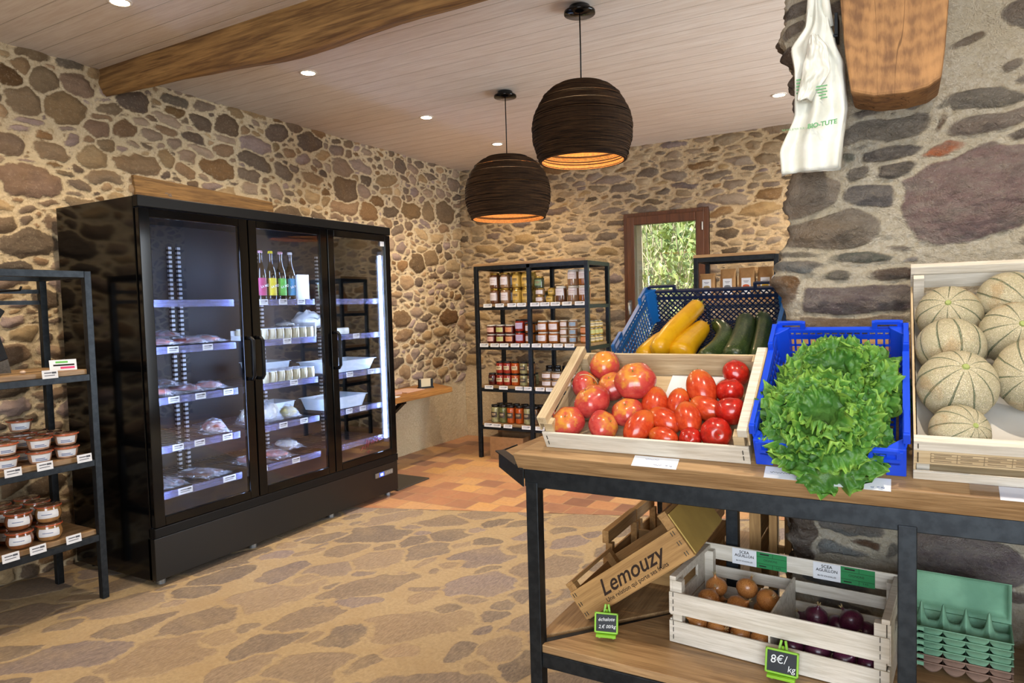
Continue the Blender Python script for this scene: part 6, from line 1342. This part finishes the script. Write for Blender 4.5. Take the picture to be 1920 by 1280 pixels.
# yogurt pots in boxes
M_yog = plain('glass yogurt', '#b5ae94', .12, .05, 20, coat=.6); M_yogl = plain('yogurt lid', '#b9c1cf', .3)
YP = bpy.data.objects.new('yogurt_pot', mesh('yogurt_pot', MB().lathe([(0, 0), (.026, 0), (.029, .006), (.030, .05), (.027, .06), (.028, .066)], 18), M_yog)); COL.objects.link(YP)
obj('lid', MB().lathe([(.0285, .064), (.0285, .0685), (0, .0685)], 18), M_yogl, YP); fy = True
for lv, (rows, cols, x0, y0, nm) in ((1, (3, 8, -3.385, 2.86, 'second')), (2, (3, 7, -3.385, 2.915, 'third'))):
    for r_ in range(rows):
        for c_ in range(cols):
            M = onsh(x0 - r_ * .0625, y0 + c_ * .0625, lv, 0, .001); lb = f'yogurt pot on {nm} shelf of middle door, {ORD[r_]} line from glass, {ORD[c_]} along'
            if fy: YP.matrix_basis = M; tag(YP, lb, 'yogurt', 'yogurt pots in the refrigerator'); fy = False
            else: dup(YP, M, lb)
bx = MB(); e = .002; x0, x1, y0, y1 = -3.56, -3.350, 2.825, 3.325
bx.box(x0, x1, y0, y0 + e, 0, .03); bx.box(x0, x1, y1 - e, y1, 0, .095); bx.box(x0, x0 + e, y0, y1, 0, .06)
o = obj('pot_tray', bx, M_white_p, None, 0, T(0, 0, SH[1] + .001)); tag(o, 'white open card tray around yogurt pots on the second shelf of middle door', 'tray')
pack_('crumpled clear bag on top of the yogurt tray', onsh(-3.50, 3.20, 1, 90, .072), .12, .18, .03, 3, sticker=False)
# white tubs, trays, cheeses
M_tub = plain('white tub plastic', '#cdd6de', .3); M_tubcheese = plain('tub filling', '#cfcf9a', .45)
def tray_(label, M, w, l, h, r=.02):
    t = thing('serving_tray', label, 'tray', M, 'white trays in the refrigerator')
    b = MB(); a = [(-w / 2 * .86, -l / 2 * .86), (w / 2 * .86, -l / 2 * .86), (w / 2 * .86, l / 2 * .86), (-w / 2 * .86, l / 2 * .86)]; c_ = [(-w / 2, -l / 2), (w / 2, -l / 2), (w / 2, l / 2), (-w / 2, l / 2)]; d = [(x * 1.06, y * 1.06) for x, y in c_]
    vs = [(x, y, 0) for x, y in a] + [(x, y, h) for x, y in c_] + [(x, y, h) for x, y in d]
    b.add(vs, [(0, 1, 2, 3)] + [(i, (i + 1) % 4, 4 + (i + 1) % 4, 4 + i) for i in range(4)] + [(4 + i, 4 + (i + 1) % 4, 8 + (i + 1) % 4, 8 + i) for i in range(4)])
    o = obj('body', b, M_tub, t); s_ = o.modifiers.new('wall', 'SOLIDIFY'); s_.thickness = .004; s_.offset = 1; return t
tray_('large white tray on the third shelf spanning behind the last door', onsh(-3.51, 3.68, 2, 0, .003), .27, .48, .075); tray_('smaller white tray on the fourth shelf behind the last door', onsh(-3.50, 3.62, 3, 0, .003), .26, .38, .08); tray_('white tray tilted behind the yogurt pots on the third shelf of middle door', onsh(-3.70, 3.20, 2, 0, .003), .22, .22, .10)
tray_('white tray behind the cheese slice on the fourth shelf of middle door', onsh(-3.66, 3.21, 3, 0, .003), .2, .2, .085)
def cheese(label, M, r, h, m): o = obj('cheese', MB().lathe([(0, 0), (r * .95, 0), (r, h * .12), (r, h * .88), (r * .95, h), (0, h)], 32), m, None, 0, M); tag(o, label, 'cheese', 'cheeses in the refrigerator'); return o
cheese('flat white cheese wheel on the second shelf behind the last door', onsh(-3.50, 3.66, 1, 0), .095, .045, M_meat[3]); cheese('yellowish cheese piece lying in the large white tray', onsh(-3.50, 3.62, 2, 0, .012), .06, .05, M_meat[4])
o = obj('white_wrap', MB().surf(lambda u, v: (.10 * math.sin(v * PI) * math.cos(u * 6.283) * (1 + .3 * noise.noise(Vector((u * 6, v * 5, 2)))), .12 * math.sin(v * PI) * math.sin(u * 6.283), .065 - .062 * math.cos(v * PI) + .03 * noise.noise(Vector((u * 8, v * 7, 5)))), 30, 16, 0, None, True), M_white_p, None, 0, onsh(-3.66, 3.56, 1, 0, .035)); tag(o, 'crumpled white wrapped cheese behind the flat wheel in last door', 'cheese')
o = obj('paper_wrap', MB().surf(lambda u, v: (.05 * math.sin(v * PI) * math.cos(u * 6.283) * (1 + .3 * noise.noise(Vector((u * 6, v * 5, 12)))), .07 * math.sin(v * PI) * math.sin(u * 6.283), .03 - .026 * math.cos(v * PI) + .02 * noise.noise(Vector((u * 8, v * 7, 15)))), 24, 12, 0, None, True), M_white_p, None, 0, onsh(-3.55, 3.55, 3, 0, .022)); tag(o, 'small crumpled white paper in the smaller white tray', 'paper')
tu = thing('cheese_tub', 'white tub of yellowish cream on the top shelf behind the last door', 'tub', onsh(-3.42, 3.50, 0)); o = obj('tub', MB().lathe([(0, 0), (.045, 0), (.054, .105), (.058, .105), (.058, .112), (.054, .112)], 28), M_tubcheese, tu); obj('rim', MB().lathe([(.054, .103), (.0585, .103), (.0585, .114), (0, .114)], 28), M_tub, tu, label='white lid')
# shelf tags in the cabinet
for d_, lv, ys in ((0, 1, (2.29, 2.50)), (0, 2, (2.28, 2.44, 2.62)), (0, 3, (2.29, 2.42, 2.60)), (0, 4, (2.32, 2.60)), (1, 1, (3.07,)), (1, 2, (2.81, 3.11)), (1, 3, (2.82, 3.01, 3.18)), (1, 4, (2.84, 3.10)), (1, 0, (2.90, 3.05, 3.2)), (2, 2, (3.62, 3.84)), (2, 1, (3.70,)), (2, 3, (3.60, 3.74))):
    for i, y in enumerate(ys):
        M = T(FX - .0825, y, SH[lv] - .030) @ RZ(90); w = .064 if not (d_ == 0 and lv == 4) else .085
        price_tag(M, w, .034, f'{ORD[i]} white price tag on {("top", "second", "third", "fourth", "bottom")[lv]} shelf rail behind {("first", "middle", "last")[d_]} refrigerator door', 'price tags in the refrigerator')

# ------------------------------------------------------------------ garden seen through the window
M_gleaf = NT('garden leaf'); _n = M_gleaf.noise(M_gleaf.co(), 2.2, 3); _n2 = M_gleaf.noise(M_gleaf.co(), 13, 3)
M_gleaf.set(color=M_gleaf.mix(M_gleaf.step(_n2, .35, .65), M_gleaf.mix(M_gleaf.step(_n, .4, .6), lin('#7a9648'), lin('#a0b068')), lin('#bcc47c')), rough=.5); M_gleaf = M_gleaf.mat
M_twig = plain('dry twig', '#cdbf9c', .9, .15, 10)
struct('ground_outside', MB().box(-8, 4, YB + .5, 14, -.3, -.05), plain('garden soil', '#7f7a58', .95, .25, 3))
def bush(label, cx, cy, h, w, nleaf, seed, twigs):
    t = thing('garden_bush', label, 'bush', T(cx, cy, -.05)); rs = random.Random(seed); b = MB()
    for k in range(nleaf):
        a = rs.uniform(0, 6.283); r = w * rs.uniform(.2, 1) ** .5; z = rs.uniform(.1, h); q = 1 - .55 * (z / h) ** 2
        p = Vector((math.cos(a) * r * q, math.sin(a) * r * q * .6, z)); s = rs.uniform(.035, .075); R = Euler((rs.uniform(-1.2, 1.2), rs.uniform(-1.2, 1.2), rs.uniform(0, 6))).to_matrix()
        b.add([p + R @ Vector(v) for v in ((-s, 0, 0), (0, -s * .55, .01), (s, 0, 0), (0, s * .55, .01))], [(0, 1, 2, 3)])
    me = bpy.data.meshes.new('leaves'); me.from_pydata(b.v, [], b.f); me.materials.append(M_gleaf); me.update(); obj('leaves', me, None, t)
    tw = MB()
    for k in range(twigs):
        a = rs.uniform(0, 6.283); p = Vector((math.cos(a) * w * .3, math.sin(a) * w * .2, 0)); q = Vector((rs.uniform(-1, 1) * w, -rs.uniform(0, .6) * w, rs.uniform(.3, 1.0) * h)); m = (p + q) / 2 + Vector((rs.uniform(-.2, .2), 0, rs.uniform(0, .3)))
        tw.tube([p, m, q], [.012, .008, .003], 4)
    obj('branches', tw, M_twig, t)
struct('hill_outside', MB().add([(-9, 11.2, -.1), (4, 11.2, -.1), (4, 13.5, 5.5), (-9, 13.5, 5.5)], [(0, 1, 2, 3)]), plain('hillside green', '#6f7f48', .95, .35, 2))
bush('tall leafy green bush filling the upper part of the window view', -2.75, 9.3, 3.6, 1.5, 6500, 1, 150); bush('pale dry bush low in the window view', -2.5, 7.75, 1.7, .75, 400, 2, 260); bush('tall bush behind the others beyond the window', -5.6, 10.2, 4.2, 1.3, 4200, 3, 60); bush('bush seen at the edge of the window view', -.2, 9.8, 3.4, 1.0, 3200, 4, 40)
struct('wall_outside', MB().box(-3.15, -2.45, YB + .5, YB + .75, -.05, 3.0), M_front)
